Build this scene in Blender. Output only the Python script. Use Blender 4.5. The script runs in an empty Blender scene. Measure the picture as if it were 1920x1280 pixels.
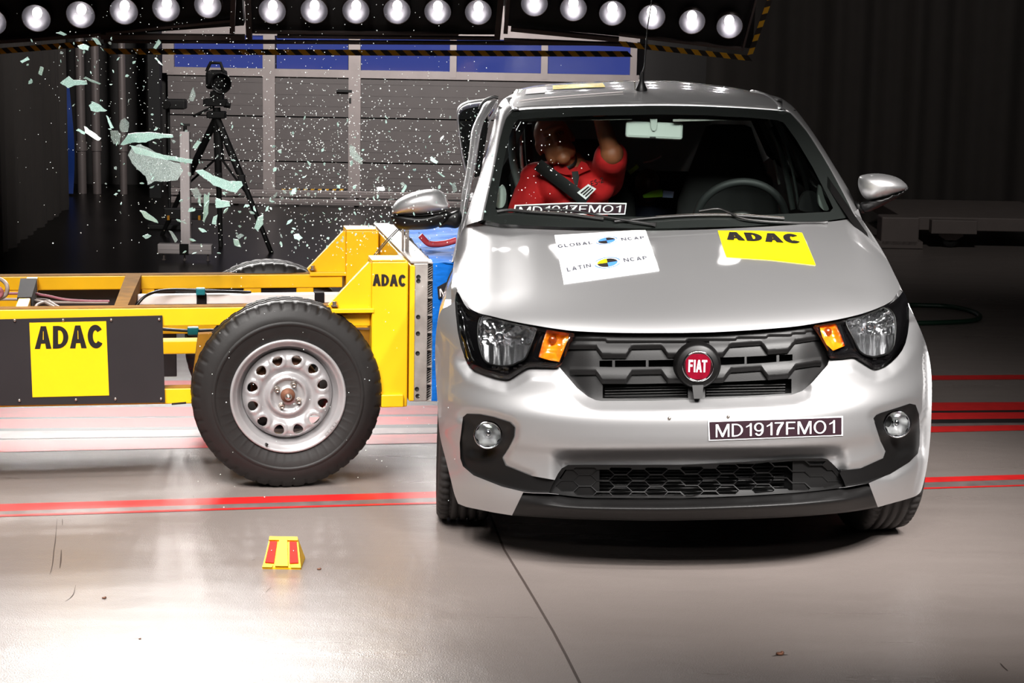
import bpy, bmesh, math, random
import numpy as np
from mathutils import Vector, Matrix, noise
from mathutils.geometry import delaunay_2d_cdt

SC = bpy.context.scene
COL = SC.collection
rad = math.radians
PI = math.pi

# ------------------------------------------------------------------ camera
FPX, CAM_H, PITCH, ROLL = 3733.0, 1.85, 10.03, 1.03
CAM = Vector((0, 0, CAM_H))
RCAM = Matrix.Rotation(rad(90 - PITCH), 3, 'X') @ Matrix.Rotation(rad(ROLL), 3, 'Z')
cd = bpy.data.cameras.new('camera')
cd.sensor_fit = 'HORIZONTAL'
cd.sensor_width = 36
cd.lens = 36 * FPX / 1920
cd.clip_end = 200
cam = bpy.data.objects.new('camera', cd)
cam.matrix_world = Matrix.Translation(CAM) @ RCAM.to_4x4()
COL.objects.link(cam)
SC.camera = cam

# ------------------------------------------------------------------ world, view, lamps of the hall, added fill lights
wd = bpy.data.worlds.new('world')
SC.world = wd
wd.use_nodes = True
wd.node_tree.nodes['Background'].inputs[0].default_value = (0.9, 0.92, 1.0, 1)
wd.node_tree.nodes['Background'].inputs[1].default_value = 0.012
vs = SC.view_settings
vs.view_transform = 'Standard'
vs.look = 'None'
vs.exposure = 0.25
vs.gamma = 1
vs.use_curve_mapping = False
SC.cycles.use_denoising = True
SC.cycles.max_bounces = 8
SC.cycles.transparent_max_bounces = 24
SC.cycles.sample_clamp_indirect = 6
SC.cycles.caustics_reflective = False
SC.cycles.caustics_refractive = False


def spot_light(name, loc, target, watts, angle, radius=0.09, blend=0.7, col=(1, 0.97, 0.94)):
    l = bpy.data.lights.new(name, 'SPOT')
    l.energy = watts
    l.spot_size = rad(angle)
    l.spot_blend = blend
    l.shadow_soft_size = radius
    l.color = col
    o = bpy.data.objects.new(name, l)
    o.location = loc
    d = Vector(target) - Vector(loc)
    o.rotation_euler = d.to_track_quat('-Z', 'Y').to_euler()
    COL.objects.link(o)
    return o


# overhead lamp banks of the crash hall and added fill banks (above the frame): rows of lamps aimed at the impact spot
def light_bank(x0, x1, nx, y0, y1, ny, z, target, watts, angle):
    for i in range(nx):
        for j in range(ny):
            x = x0 + (x1 - x0) * i / max(1, nx - 1)
            y = y0 + (y1 - y0) * j / max(1, ny - 1)
            t = Vector(target) + Vector(((x - (x0 + x1) / 2) * 0.7, (y - (y0 + y1) / 2) * 0.7, 0))
            spot_light('overhead_light', (x, y, z), t, watts, angle)


light_bank(-0.9, 2.4, 5, 1.5, 2.7, 3, 4.3, (0.6, 6.75, 0.5), 108, 39)     # in front of the car
light_bank(-2.8, -1.0, 4, 2.6, 3.8, 3, 4.5, (-1.1, 7.3, 0.4), 100, 42)    # in front of the trolley
light_bank(-0.9, 1.5, 4, 0.2, 0.6, 1, 3.4, (0.4, 6.6, 0.8), 22, 36)      # lower fill row near the camera, added to brighten dummy and headlamps
light_bank(2.2, 3.4, 3, 2.6, 3.4, 2, 4.3, (1.2, 6.6, 0.55), 520, 28)       # side bank on the undamaged side
light_bank(-1.2, 2.0, 6, 12.6, 12.6, 1, 4.5, (0.3, 7.6, 0.8), 2.2, 50)     # behind the car, towards the roof
light_bank(-2.4, -1.0, 3, 4.0, 5.0, 2, 4.6, (-1.6, 6.0, 0), 250, 46)      # unseen fill bank added to brighten the floor beside the trolley
for k in range(5):
    light_bank(-3.6 + .1 * k, -1.1, 6, 12.6 - .12 * k, 12.6 - .12 * k, 1, 2.3 + .36 * k, (-1.2, 5.6, 0), 44, 50)     # upper rows of the gantry by the ribbed curtain
spot_light('fill_light', (-1.2, 11.0, 3.4), (-1.2, 18.2, 1.5), 1350, 58, .3, .9)   # unseen fill added to light the door
spot_light('fill_light', (0.6, 12.0, 4.8), (-3.9, 15.2, 1.3), 560, 40, .3, .9)  # added fill that lifts the ribbed curtain, source unseen
spot_light('fill_light', (-1.7, 9.0, 2.5), (-2.2, 13.6, 0.55), 420, 17, .1, .9)  # narrow unseen spot added to brighten the post stand
spot_light('fill_light', (2.5, 9.5, 5.0), (3.0, 16.4, 1.4), 260, 70, .3, .9)  # added fill for the folded curtain behind the car

# ------------------------------------------------------------------ pixel rays
def ray(px, py):
    return RCAM @ Vector(((px - 960) / FPX, (640 - py) / FPX, -1))


def W(px, py, Y):
    d = ray(px, py)
    return CAM + d * (Y / d.y)


def GZ(px, py, z=0.0):
    d = ray(px, py)
    return CAM + d * ((z - CAM_H) / d.z)


def PL(px, py, P0, N):
    d = ray(px, py)
    return CAM + d * ((P0 - CAM).dot(N) / d.dot(N))


# ------------------------------------------------------------------ materials
def lin(c):
    return tuple(((v / 255) / 12.92 if v / 255 <= 0.04045 else (((v / 255) + 0.055) / 1.055) ** 2.4) for v in c)


MATS = {}


def mat(name, rgb, rough=0.5, metal=0.0, var=0.08, vscale=8.0, bump=0.0, bscale=60.0, coat=0.0, spec=0.5,
        emit=None, strength=0.0, rvar=0.0, aniso=0.0, stretch=None):
    m = bpy.data.materials.new(name)
    m.use_nodes = True
    nt = m.node_tree
    b = nt.nodes['Principled BSDF']
    c = lin(rgb)
    tc = nt.nodes.new('ShaderNodeTexCoord')
    vec = tc.outputs['Object']
    if stretch:
        mp = nt.nodes.new('ShaderNodeMapping')
        mp.inputs['Scale'].default_value = stretch
        nt.links.new(vec, mp.inputs[0])
        vec = mp.outputs[0]
    nz = nt.nodes.new('ShaderNodeTexNoise')
    nz.inputs['Scale'].default_value = vscale
    nz.inputs['Detail'].default_value = 5
    nt.links.new(vec, nz.inputs['Vector'])
    rp = nt.nodes.new('ShaderNodeValToRGB')
    rp.color_ramp.elements[0].position = 0.3
    rp.color_ramp.elements[1].position = 0.7
    rp.color_ramp.elements[0].color = (*[max(0, x * (1 - var)) for x in c], 1)
    rp.color_ramp.elements[1].color = (*[min(1, x * (1 + var)) for x in c], 1)
    nt.links.new(nz.outputs['Fac'], rp.inputs[0])
    nt.links.new(rp.outputs[0], b.inputs['Base Color'])
    b.inputs['Roughness'].default_value = rough
    if rvar:
        mr = nt.nodes.new('ShaderNodeMapRange')
        mr.inputs['To Min'].default_value = max(0, rough - rvar)
        mr.inputs['To Max'].default_value = min(1, rough + rvar)
        nt.links.new(nz.outputs['Fac'], mr.inputs['Value'])
        nt.links.new(mr.outputs[0], b.inputs['Roughness'])
    b.inputs['Metallic'].default_value = metal
    b.inputs['Specular IOR Level'].default_value = spec
    b.inputs['Coat Weight'].default_value = coat
    b.inputs['Coat Roughness'].default_value = 0.04
    if emit:
        b.inputs['Emission Color'].default_value = (*lin(emit), 1)
        b.inputs['Emission Strength'].default_value = strength
    if bump:
        n2 = nt.nodes.new('ShaderNodeTexNoise')
        n2.inputs['Scale'].default_value = bscale
        n2.inputs['Detail'].default_value = 3
        nt.links.new(vec, n2.inputs['Vector'])
        bp = nt.nodes.new('ShaderNodeBump')
        bp.inputs['Strength'].default_value = bump
        bp.inputs['Distance'].default_value = 0.003
        nt.links.new(n2.outputs['Fac'], bp.inputs['Height'])
        nt.links.new(bp.outputs[0], b.inputs['Normal'])
    MATS[name] = m
    return m


def glass_mat(name, tint=(0.93, 0.97, 0.95), gloss=0.08, rough=0.0):
    m = bpy.data.materials.new(name)
    m.use_nodes = True
    nt = m.node_tree
    nt.nodes.remove(nt.nodes['Principled BSDF'])
    out = nt.nodes['Material Output']
    tr = nt.nodes.new('ShaderNodeBsdfTransparent')
    tr.inputs[0].default_value = (*tint, 1)
    gl = nt.nodes.new('ShaderNodeBsdfGlossy')
    gl.inputs['Roughness'].default_value = rough
    fr = nt.nodes.new('ShaderNodeFresnel')
    fr.inputs[0].default_value = 1.45
    mu = nt.nodes.new('ShaderNodeMath')
    mu.operation = 'MULTIPLY_ADD'
    mu.inputs[1].default_value = 0.9
    mu.inputs[2].default_value = gloss - 0.04
    nt.links.new(fr.outputs[0], mu.inputs[0])
    mx = nt.nodes.new('ShaderNodeMixShader')
    nt.links.new(mu.outputs[0], mx.inputs[0])
    nt.links.new(tr.outputs[0], mx.inputs[1])
    nt.links.new(gl.outputs[0], mx.inputs[2])
    nt.links.new(mx.outputs[0], out.inputs[0])
    MATS[name] = m
    return m


# ------------------------------------------------------------------ mesh collector
class MB:
    def __init__(self):
        self.v, self.f, self.sm = [], [], []

    def add(self, verts, faces, smooth=True):
        o = len(self.v)
        self.v += [Vector(p) for p in verts]
        for f in faces:
            self.f.append([i + o for i in f])
            self.sm.append(smooth)
        return self

    def box(self, c, sx, sy, sz, M=None, bev=0.0):
        """box centred at c; M a 3x3 giving the axes; bev a real chamfer"""
        M = M or Matrix.Identity(3)
        bm = bmesh.new()
        bmesh.ops.create_cube(bm, size=1)
        for v in bm.verts:
            v.co = Vector((v.co.x * sx, v.co.y * sy, v.co.z * sz))
        if bev:
            bmesh.ops.bevel(bm, geom=bm.edges[:], offset=bev, segments=2, affect='EDGES', profile=0.5)
        bm.verts.index_update()
        self.add([Vector(c) + M @ v.co for v in bm.verts], [[v.index for v in f.verts] for f in bm.faces], False)
        bm.free()
        return self

    def hexa(self, p):
        """eight corners: bottom 4 then top 4"""
        self.add(p, [(3, 2, 1, 0), (4, 5, 6, 7), (0, 1, 5, 4), (1, 2, 6, 5), (2, 3, 7, 6), (3, 0, 4, 7)], False)
        return self

    def prism(self, pts, d, smooth=False):
        """polygon (3-D points) extruded by vector d"""
        n = len(pts)
        d = Vector(d)
        a = [Vector(p) for p in pts]
        self.add(a + [p + d for p in a], [list(range(n))[::-1], list(range(n, 2 * n))] + [(i, (i + 1) % n, n + (i + 1) % n, n + i) for i in range(n)], smooth)
        return self

    def tube(self, path, r, seg=10, closed=False, flat=1.0):
        path = [Vector(p) for p in path]
        n = len(path)
        rs = r if hasattr(r, '__len__') else [r] * n
        vs, fs = [], []
        up = None
        for i, p in enumerate(path):
            if closed:
                t = path[(i + 1) % n] - path[i - 1]
            else:
                t = path[min(i + 1, n - 1)] - path[max(i - 1, 0)]
            t = t.normalized() if t.length > 1e-9 else Vector((0, 0, 1))
            if up is None:
                up = t.orthogonal().normalized()
            else:
                up = (up - t * up.dot(t))
                up = up.normalized() if up.length > 1e-6 else t.orthogonal().normalized()
            s = t.cross(up)
            for k in range(seg):
                a = 2 * PI * k / seg
                vs.append(p + (up * math.cos(a) + s * math.sin(a) * flat) * rs[i])
        m = n if closed else n - 1
        for i in range(m):
            for k in range(seg):
                a, b = i * seg + k, i * seg + (k + 1) % seg
                j = ((i + 1) % n) * seg
                fs.append((a, b, j + (k + 1) % seg, j + k))
        self.add(vs, fs, True)
        if not closed:
            self.add([vs[k] for k in range(seg)], [list(range(seg))[::-1]], False)
            self.add(vs[-seg:], [list(range(seg))], False)
        return self

    def lathe(self, prof, O, A, U, seg=48, rf=None, caps=False):
        """prof: list of (along axis A, radius); O origin; U a vector at angle 0"""
        O, A, U = Vector(O), Vector(A).normalized(), Vector(U).normalized()
        V = A.cross(U)
        vs, fs = [], []
        for i in range(seg):
            th = 2 * PI * i / seg
            d = U * math.cos(th) + V * math.sin(th)
            for k, (a, r) in enumerate(prof):
                rr = rf(k, th, r) if rf else r
                vs.append(O + A * a + d * rr)
        n = len(prof)
        for i in range(seg):
            j = (i + 1) % seg
            for k in range(n - 1):
                fs.append((i * n + k, j * n + k, j * n + k + 1, i * n + k + 1))
        self.add(vs, fs, True)
        if caps:
            self.add([vs[i * n] for i in range(seg)], [list(range(seg))], False)
            self.add([vs[i * n + n - 1] for i in range(seg)], [list(range(seg))], False)
        return self

    def grid(self, rows, smooth=True, closed=False):
        """rows: list of equal-length lists of points"""
        n, m = len(rows), len(rows[0])
        vs = [p for r in rows for p in r]
        fs = []
        for i in range(n - 1):
            for k in range(m if closed else m - 1):
                k2 = (k + 1) % m
                fs.append((i * m + k, i * m + k2, (i + 1) * m + k2, (i + 1) * m + k))
        self.add(vs, fs, smooth)
        return self

    def ball(self, c, rx, ry=None, rz=None, M=None, seg=20, rings=12):
        ry = ry or rx
        rz = rz or rx
        M = M or Matrix.Identity(3)
        rows = []
        for i in range(rings + 1):
            ph = PI * i / rings
            rows.append([Vector(c) + M @ Vector((rx * math.sin(ph) * math.cos(2 * PI * k / seg), ry * math.sin(ph) * math.sin(2 * PI * k / seg), rz * math.cos(ph))) for k in range(seg)])
        return self.grid(rows, True, True)

    def mesh(self, name, org):
        me = bpy.data.meshes.new(name)
        org = Vector(org)
        me.from_pydata([tuple(v - org) for v in self.v], [], self.f)
        me.polygons.foreach_set('use_smooth', self.sm)
        me.update()
        bm = bmesh.new()
        bm.from_mesh(me)
        bmesh.ops.remove_doubles(bm, verts=bm.verts, dist=1e-6) if False else None
        bmesh.ops.recalc_face_normals(bm, faces=bm.faces) if self.recalc else None
        bm.to_mesh(me)
        bm.free()
        return me

    recalc = True


ORG = {}


def setp(o, label=None, cat=None, group=None, kind=None):
    if label: o['label'] = label
    if cat: o['category'] = cat
    if group: o['group'] = group
    if kind: o['kind'] = kind


def thing(name, label, cat, loc=(0, 0, 0), group=None):
    o = bpy.data.objects.new(name, None)
    o.empty_display_size = 0.1
    o.location = loc
    COL.objects.link(o)
    setp(o, label, cat, group)
    ORG[o.name] = Vector(loc)
    return o


def part(name, mb, m, parent, label=None, kind=None):
    me = mb.mesh(name, ORG[parent.name])
    me.materials.append(m)
    o = bpy.data.objects.new(name, me)
    COL.objects.link(o)
    o.parent = parent
    ORG[o.name] = ORG[parent.name]
    setp(o, label, kind=kind)
    return o


def solo(name, mb, m, label=None, cat=None, group=None, kind=None, org=None):
    if org is None:
        xs = [v.x for v in mb.v]; ys = [v.y for v in mb.v]; zs = [v.z for v in mb.v]
        org = ((min(xs) + max(xs)) / 2, (min(ys) + max(ys)) / 2, min(zs))
    me = mb.mesh(name, org)
    me.materials.append(m)
    o = bpy.data.objects.new(name, me)
    o.location = org
    COL.objects.link(o)
    ORG[o.name] = Vector(org)
    setp(o, label, cat, group, kind)
    return o


# ------------------------------------------------------------------ 2-D helpers
def cr(pts, n=6, closed=False):
    """Catmull-Rom through points; a point given twice is a sharp corner"""
    P = [np.array(p, float) for p in pts]
    N = len(P)
    out = []
    for i in range(N if closed else N - 1):
        p1, p2 = P[i], P[(i + 1) % N]
        if np.allclose(p1, p2):
            continue
        p0 = P[i - 1] if (closed or i > 0) else p1
        p3 = P[(i + 2) % N] if (closed or i + 2 < N) else p2
        for k in range(n):
            t = k / n
            out.append(0.5 * ((2 * p1) + (p2 - p0) * t + (2 * p0 - 5 * p1 + 4 * p2 - p3) * t * t + (3 * p1 - p0 - 3 * p2 + p3) * t ** 3))
    if not closed:
        out.append(P[-1])
    return [tuple(p) for p in out]


def dens(pts, step, closed=True):
    out = []
    n = len(pts)
    for i in range(n if closed else n - 1):
        a, b = np.array(pts[i], float), np.array(pts[(i + 1) % n], float)
        L = np.linalg.norm(b - a)
        if L < 1e-9:
            continue
        k = max(1, int(math.ceil(L / step)))
        for j in range(k):
            out.append(tuple(a + (b - a) * j / k))
    if not closed:
        out.append(tuple(pts[-1]))
    return out


def inside(X, Y, poly):
    res = np.zeros(X.shape, bool)
    n = len(poly)
    j = n - 1
    for i in range(n):
        xi, yi = poly[i]
        xj, yj = poly[j]
        if yi != yj:
            c = ((yi > Y) != (yj > Y)) & (X < (xj - xi) * (Y - yi) / (yj - yi) + xi)
            res ^= c
        j = i
    return res


def polydist(x, y, segs):
    """min distance of a point to segments array (n,4)"""
    ax, ay, bx, by = segs[:, 0], segs[:, 1], segs[:, 2], segs[:, 3]
    dx, dy = bx - ax, by - ay
    t = np.clip(((x - ax) * dx + (y - ay) * dy) / (dx * dx + dy * dy + 1e-12), 0, 1)
    return float(np.sqrt(np.min((ax + t * dx - x) ** 2 + (ay + t * dy - y) ** 2)))


def segs_of(poly, closed=True):
    n = len(poly)
    return np.array([(*poly[i], *poly[(i + 1) % n]) for i in range(n if closed else n - 1)], float)


def tri(outline, step, holes=()):
    out = dens(outline, step)
    hs = [dens(h, step) for h in holes]
    xs = [p[0] for p in out]
    ys = [p[1] for p in out]
    gx, gy = np.meshgrid(np.arange(min(xs) + step * .37, max(xs), step), np.arange(min(ys) + step * .41, max(ys), step))
    gx = gx + (np.arange(gx.shape[0]) % 2)[:, None] * step * .5
    gx, gy = gx.ravel(), gy.ravel()
    ok = inside(gx, gy, out)
    for h in hs:
        ok &= ~inside(gx, gy, h)
    gx, gy = gx[ok], gy[ok]
    bp = np.array(out + [p for h in hs for p in h])
    if len(gx):
        keep = np.ones(len(gx), bool)
        for i in range(0, len(gx), 400):
            d = (gx[i:i + 400, None] - bp[None, :, 0]) ** 2 + (gy[i:i + 400, None] - bp[None, :, 1]) ** 2
            keep[i:i + 400] = d.min(axis=1) > (step * .5) ** 2
        gx, gy = gx[keep], gy[keep]
    V = [Vector((p[0], p[1])) for p in out]
    E = [(i, (i + 1) % len(out)) for i in range(len(out))]
    loops = [list(range(len(out)))]
    for h in hs:
        o = len(V)
        V += [Vector((p[0], p[1])) for p in h]
        E += [(o + i, o + (i + 1) % len(h)) for i in range(len(h))]
        loops.append(list(range(o, o + len(h))))
    V += [Vector((a, b)) for a, b in zip(gx, gy)]
    v2, e2, f2, vo, eo, fo = delaunay_2d_cdt(V, E, [], 0, 1e-7)
    v2 = [tuple(v) for v in v2]
    if not f2:
        return v2, [], []
    cx = np.array([sum(v2[i][0] for i in f) / len(f) for f in f2])
    cy = np.array([sum(v2[i][1] for i in f) / len(f) for f in f2])
    ok = inside(cx, cy, out)
    for h in hs:
        ok &= ~inside(cx, cy, h)
    def far_(f):
        (ax, ay), (bx, by), (cx_, cy_) = v2[f[0]], v2[f[1]], v2[f[2]]
        return abs((bx - ax) * (cy_ - ay) - (cx_ - ax) * (by - ay)) / 2
    lim = .004 * step * step
    faces = [list(f) for f, k in zip(f2, ok) if k and (len(f) > 3 or far_(f) > lim)]
    # boundary edges
    cnt = {}
    for f in faces:
        for i in range(len(f)):
            a, b = f[i], f[(i + 1) % len(f)]
            cnt[(min(a, b), max(a, b))] = cnt.get((min(a, b), max(a, b)), 0) + 1
    bnd = [e for e, c in cnt.items() if c == 1]
    return v2, faces, bnd


def panel(mb, outline, fn, step=6, holes=(), rim=None, back=False):
    """a sheet over a 2-D outline mapped by fn; rim = vector (or fn) the border returns by, giving it thickness"""
    v2, faces, bnd = tri(outline, step, holes)
    p3 = [fn(*p) for p in v2]
    mb.add(p3, faces, True)
    if rim is not None:
        rf = rim if callable(rim) else (lambda x, y: Vector(rim))
        vs, fs = [], []
        for a, b in bnd:
            o = len(vs)
            vs += [p3[a], p3[b], p3[b] + rf(*v2[b]), p3[a] + rf(*v2[a])]
            fs.append((o, o + 1, o + 2, o + 3))
        mb.add(vs, fs, False)
        if back:
            mb.add([p + rf(*q) for p, q in zip(p3, v2)], [f[::-1] for f in faces], True)
    return mb


# ---- plain grotesque letters drawn as outlines (height 1, stroke w)
def _stroke(pts, w):
    P = [np.array(p, float) for p in pts]
    L, Rr = [], []
    for i, p in enumerate(P):
        t = P[min(i + 1, len(P) - 1)] - P[max(i - 1, 0)]
        t = t / (np.linalg.norm(t) + 1e-9)
        n = np.array([-t[1], t[0]]) * w / 2
        L.append(tuple(p + n))
        Rr.append(tuple(p - n))
    return L + Rr[::-1]


def _arc(cx, cy, rx, ry, a0, a1, n=20):
    return [(cx + rx * math.cos(rad(a0 + (a1 - a0) * i / n)), cy + ry * math.sin(rad(a0 + (a1 - a0) * i / n))) for i in range(n + 1)]


def _D(x0, x1, y0, y1):
    h = (y1 - y0) / 2
    r = min(h, (x1 - x0) * .72)
    return [(x0, y0), (x1 - r, y0)] + _arc(x1 - r, (y0 + y1) / 2, r, h, -90, 90, 18)[1:] + [(x0, y1)]


def glyph(ch, w):
    h = w * .86
    if ch == 'I':
        return w, [([(0, 0), (w, 0), (w, 1), (0, 1)], [])]
    if ch == '-':
        return .34, [([(0, .3), (.34, .3), (.34, .3 + h), (0, .3 + h)], [])]
    if ch == 'L':
        return .56, [([(0, 0), (.56, 0), (.56, h), (w, h), (w, 1), (0, 1)], [])]
    if ch == 'T':
        return .66, [([(.33 - w / 2, 0), (.33 + w / 2, 0), (.33 + w / 2, 1 - h), (.66, 1 - h), (.66, 1), (0, 1), (0, 1 - h), (.33 - w / 2, 1 - h)], [])]
    if ch == 'F':
        return .58, [([(0, 0), (w, 0), (w, .44), (.52, .44), (.52, .44 + h), (w, .44 + h), (w, 1 - h), (.58, 1 - h), (.58, 1), (0, 1)], [])]
    if ch == 'E':
        return .6, [([(0, 0), (.6, 0), (.6, h), (w, h), (w, .46), (.55, .46), (.55, .46 + h), (w, .46 + h), (w, 1 - h), (.59, 1 - h), (.59, 1), (0, 1)], [])]
    if ch == 'M':
        W_ = .86
        return W_, [([(0, 0), (w * .9, 0), (w * .9, .76), (W_ / 2 - w * .45, 0), (W_ / 2 + w * .45, 0), (W_ - w * .9, .76), (W_ - w * .9, 0), (W_, 0), (W_, 1), (W_ - w * 1.3, 1), (W_ / 2, .24), (w * 1.3, 1), (0, 1)], [])]
    if ch == 'N':
        W_ = .72
        return W_, [([(0, 0), (w * .9, 0), (w * .9, .74), (W_ - w, 0), (W_, 0), (W_, 1), (W_ - w * .9, 1), (W_ - w * .9, .26), (w, 1), (0, 1)], [])]
    if ch == 'A':
        W_ = .62 + w * .55
        c = W_ / 2
        k = (c - w * .5) / 1.0
        def le(y): return y * k
        hole = [(le(.40) + w * 1.08, .40), (W_ - le(.40) - w * 1.08, .40), (c + .012, .86 - w * .35), (c - .012, .86 - w * .35)]
        o = [(0, 0), (w * 1.03, 0), (le(.24) + w * 1.03 - .02, .24 - .01), (W_ - le(.24) - w * 1.03 + .02, .24 - .01), (W_ - w * 1.03, 0), (W_, 0), (c + w * .52, 1), (c - w * .52, 1)]
        return W_, [(o, [hole])]
    if ch == 'D':
        W_ = .70
        return W_, [(_D(0, W_, 0, 1), [_D(w, W_ - w, h, 1 - h)])]
    if ch == 'O':
        W_ = .78
        return W_, [(_arc(W_ / 2, .5, W_ / 2, .515, 0, 360, 36)[:-1], [_arc(W_ / 2, .5, W_ / 2 - w, .515 - h, 0, 360, 36)[:-1]])]
    if ch in 'CG':
        W_ = .72
        pts = _arc(W_ / 2, .5, W_ / 2 - w / 2, .515 - w / 2, 38, 322 if ch == 'C' else 345, 34)
        out = [(_stroke(pts, w), [])]
        if ch == 'G':
            out.append(([(W_ * .55, .52), (W_ * .55, .52 - h), (W_ - w, .52 - h), (W_ - w, .12), (W_ - .02, .16), (W_ - .02, .52)], []))
        return W_, out
    if ch == 'P':
        return .62, [(_D(0, .62, .40, 1), [_D(w, .62 - w, .40 + h, 1 - h)]), ([(0, 0), (w, 0), (w, .45), (0, .45)], [])]
    if ch == 'B':
        return .66, [(_D(0, .66, 0, .56), [_D(w, .66 - w, h, .56 - h)]), (_D(0, .62, .56 - h, 1), [_D(w, .62 - w, .56, 1 - h)])]
    if ch == '1':
        return .40, [([(.40 - w, 0), (.40, 0), (.40, 1), (.40 - w * .8, 1), (.28 - w * .3, .88), (.05, .76), (.05, .76 - h), (.40 - w, .80)], [])]
    if ch == '7':
        return .56, [([(.10, 0), (.10 + w, 0), (.22 + w, .42), (.56, 1 - h), (.56, 1), (0, 1), (0, 1 - h), (.56 - w * 1.15, 1 - h), (.22, .62), (.13, .34)], [])]
    if ch == '9':
        W_ = .60
        tail = _arc(W_ / 2, .5, W_ / 2 - w / 2, .515 - w / 2, 5, -140, 18)
        return W_, [(_arc(W_ / 2, .67, W_ / 2, .345, 0, 360, 28)[:-1], [_arc(W_ / 2, .67, W_ / 2 - w, .345 - h, 0, 360, 28)[:-1]]),
                    (_stroke([(W_ - w / 2, .67)] + tail, w), [])]
    if ch == '2':
        W_ = .58
        pts = _arc(W_ / 2, .70, W_ / 2 - w / 2, .315 - w / 2, 165, -40, 16) + [(.18, .28), (.06, h * .6)]
        return W_, [(_stroke(pts, w), []), ([(0, 0), (W_, 0), (W_, h), (0, h)], [])]
    if ch == '3':
        W_ = .58
        return W_, [(_stroke(_arc(W_ / 2, .74, W_ / 2 - w / 2, .275 - w / 2, 160, -80, 16), w), []), (_stroke(_arc(W_ / 2, .28, W_ / 2 - w / 2, .295 - w / 2, 80, -160, 16), w), [])]
    if ch == 'S':
        W_ = .62
        pts = _arc(W_ / 2, .74, W_ / 2 - w / 2, .275 - w / 2, 30, 250, 16) + _arc(W_ / 2, .27, W_ / 2 - w / 2, .285 - w / 2, 70, -150, 16)
        return W_, [(_stroke(pts, w), [])]
    return .4, []


_TXT = {}


def text_mesh(s, w, gap):
    k = (s, w, gap)
    if k not in _TXT:
        vs, fs, x = [], [], 0.0
        for ch in s:
            adv, polys = glyph(ch, w)
            for o, hs in polys:
                v2, f2, _ = tri(o, .28, hs)
                n = len(vs)
                vs += [(a + x, b) for a, b in v2]
                fs += [[i + n for i in f] for f in f2]
            x += adv + gap
        x -= gap
        _TXT[k] = ([(a / x, b) for a, b in vs], fs)
    return _TXT[k]


def bil(q, u, v):
    """bilinear in quad q = tl, tr, br, bl; v = 0 bottom"""
    tl, tr, br, bl = [np.array(p, float) for p in q]
    return tuple((tl * (1 - u) + tr * u) * v + (bl * (1 - u) + br * u) * (1 - v))


def text(mb, s, quad, fn, w=.14, gap=.13):
    vs, fs = text_mesh(s, w, gap)
    mb.add([fn(*bil(quad, *v)) for v in vs], fs, False)
    return mb


def alongray(t):
    """border that returns straight away from the viewer's side of the panel"""
    return lambda x, y: ray(x, y).normalized() * t


def flatmb():
    m = MB()
    m.recalc = False
    return m


def lerp_tab(tab, x):
    return float(np.interp(x, [t[0] for t in tab], [t[1] for t in tab]))


def smooth(x):
    x = min(1.0, max(0.0, x))
    return x * x * (3 - 2 * x)


class Spline:
    """smooth monotone-ish 1-D interpolation"""
    def __init__(self, tab):
        self.x = [t[0] for t in tab]
        self.y = [t[1] for t in tab]
        n = len(tab)
        self.m = []
        for i in range(n):
            if i == 0:
                self.m.append((self.y[1] - self.y[0]) / (self.x[1] - self.x[0]))
            elif i == n - 1:
                self.m.append((self.y[-1] - self.y[-2]) / (self.x[-1] - self.x[-2]))
            else:
                self.m.append((self.y[i + 1] - self.y[i - 1]) / (self.x[i + 1] - self.x[i - 1]))

    def __call__(self, t):
        x, y, m = self.x, self.y, self.m
        if t <= x[0]:
            return y[0] + (t - x[0]) * m[0]
        if t >= x[-1]:
            return y[-1] + (t - x[-1]) * m[-1]
        import bisect
        i = bisect.bisect_right(x, t) - 1
        h = x[i + 1] - x[i]
        s = (t - x[i]) / h
        return ((2 * s ** 3 - 3 * s ** 2 + 1) * y[i] + (s ** 3 - 2 * s ** 2 + s) * h * m[i] + (-2 * s ** 3 + 3 * s ** 2) * y[i + 1] + (s ** 3 - s ** 2) * h * m[i + 1])
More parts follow.
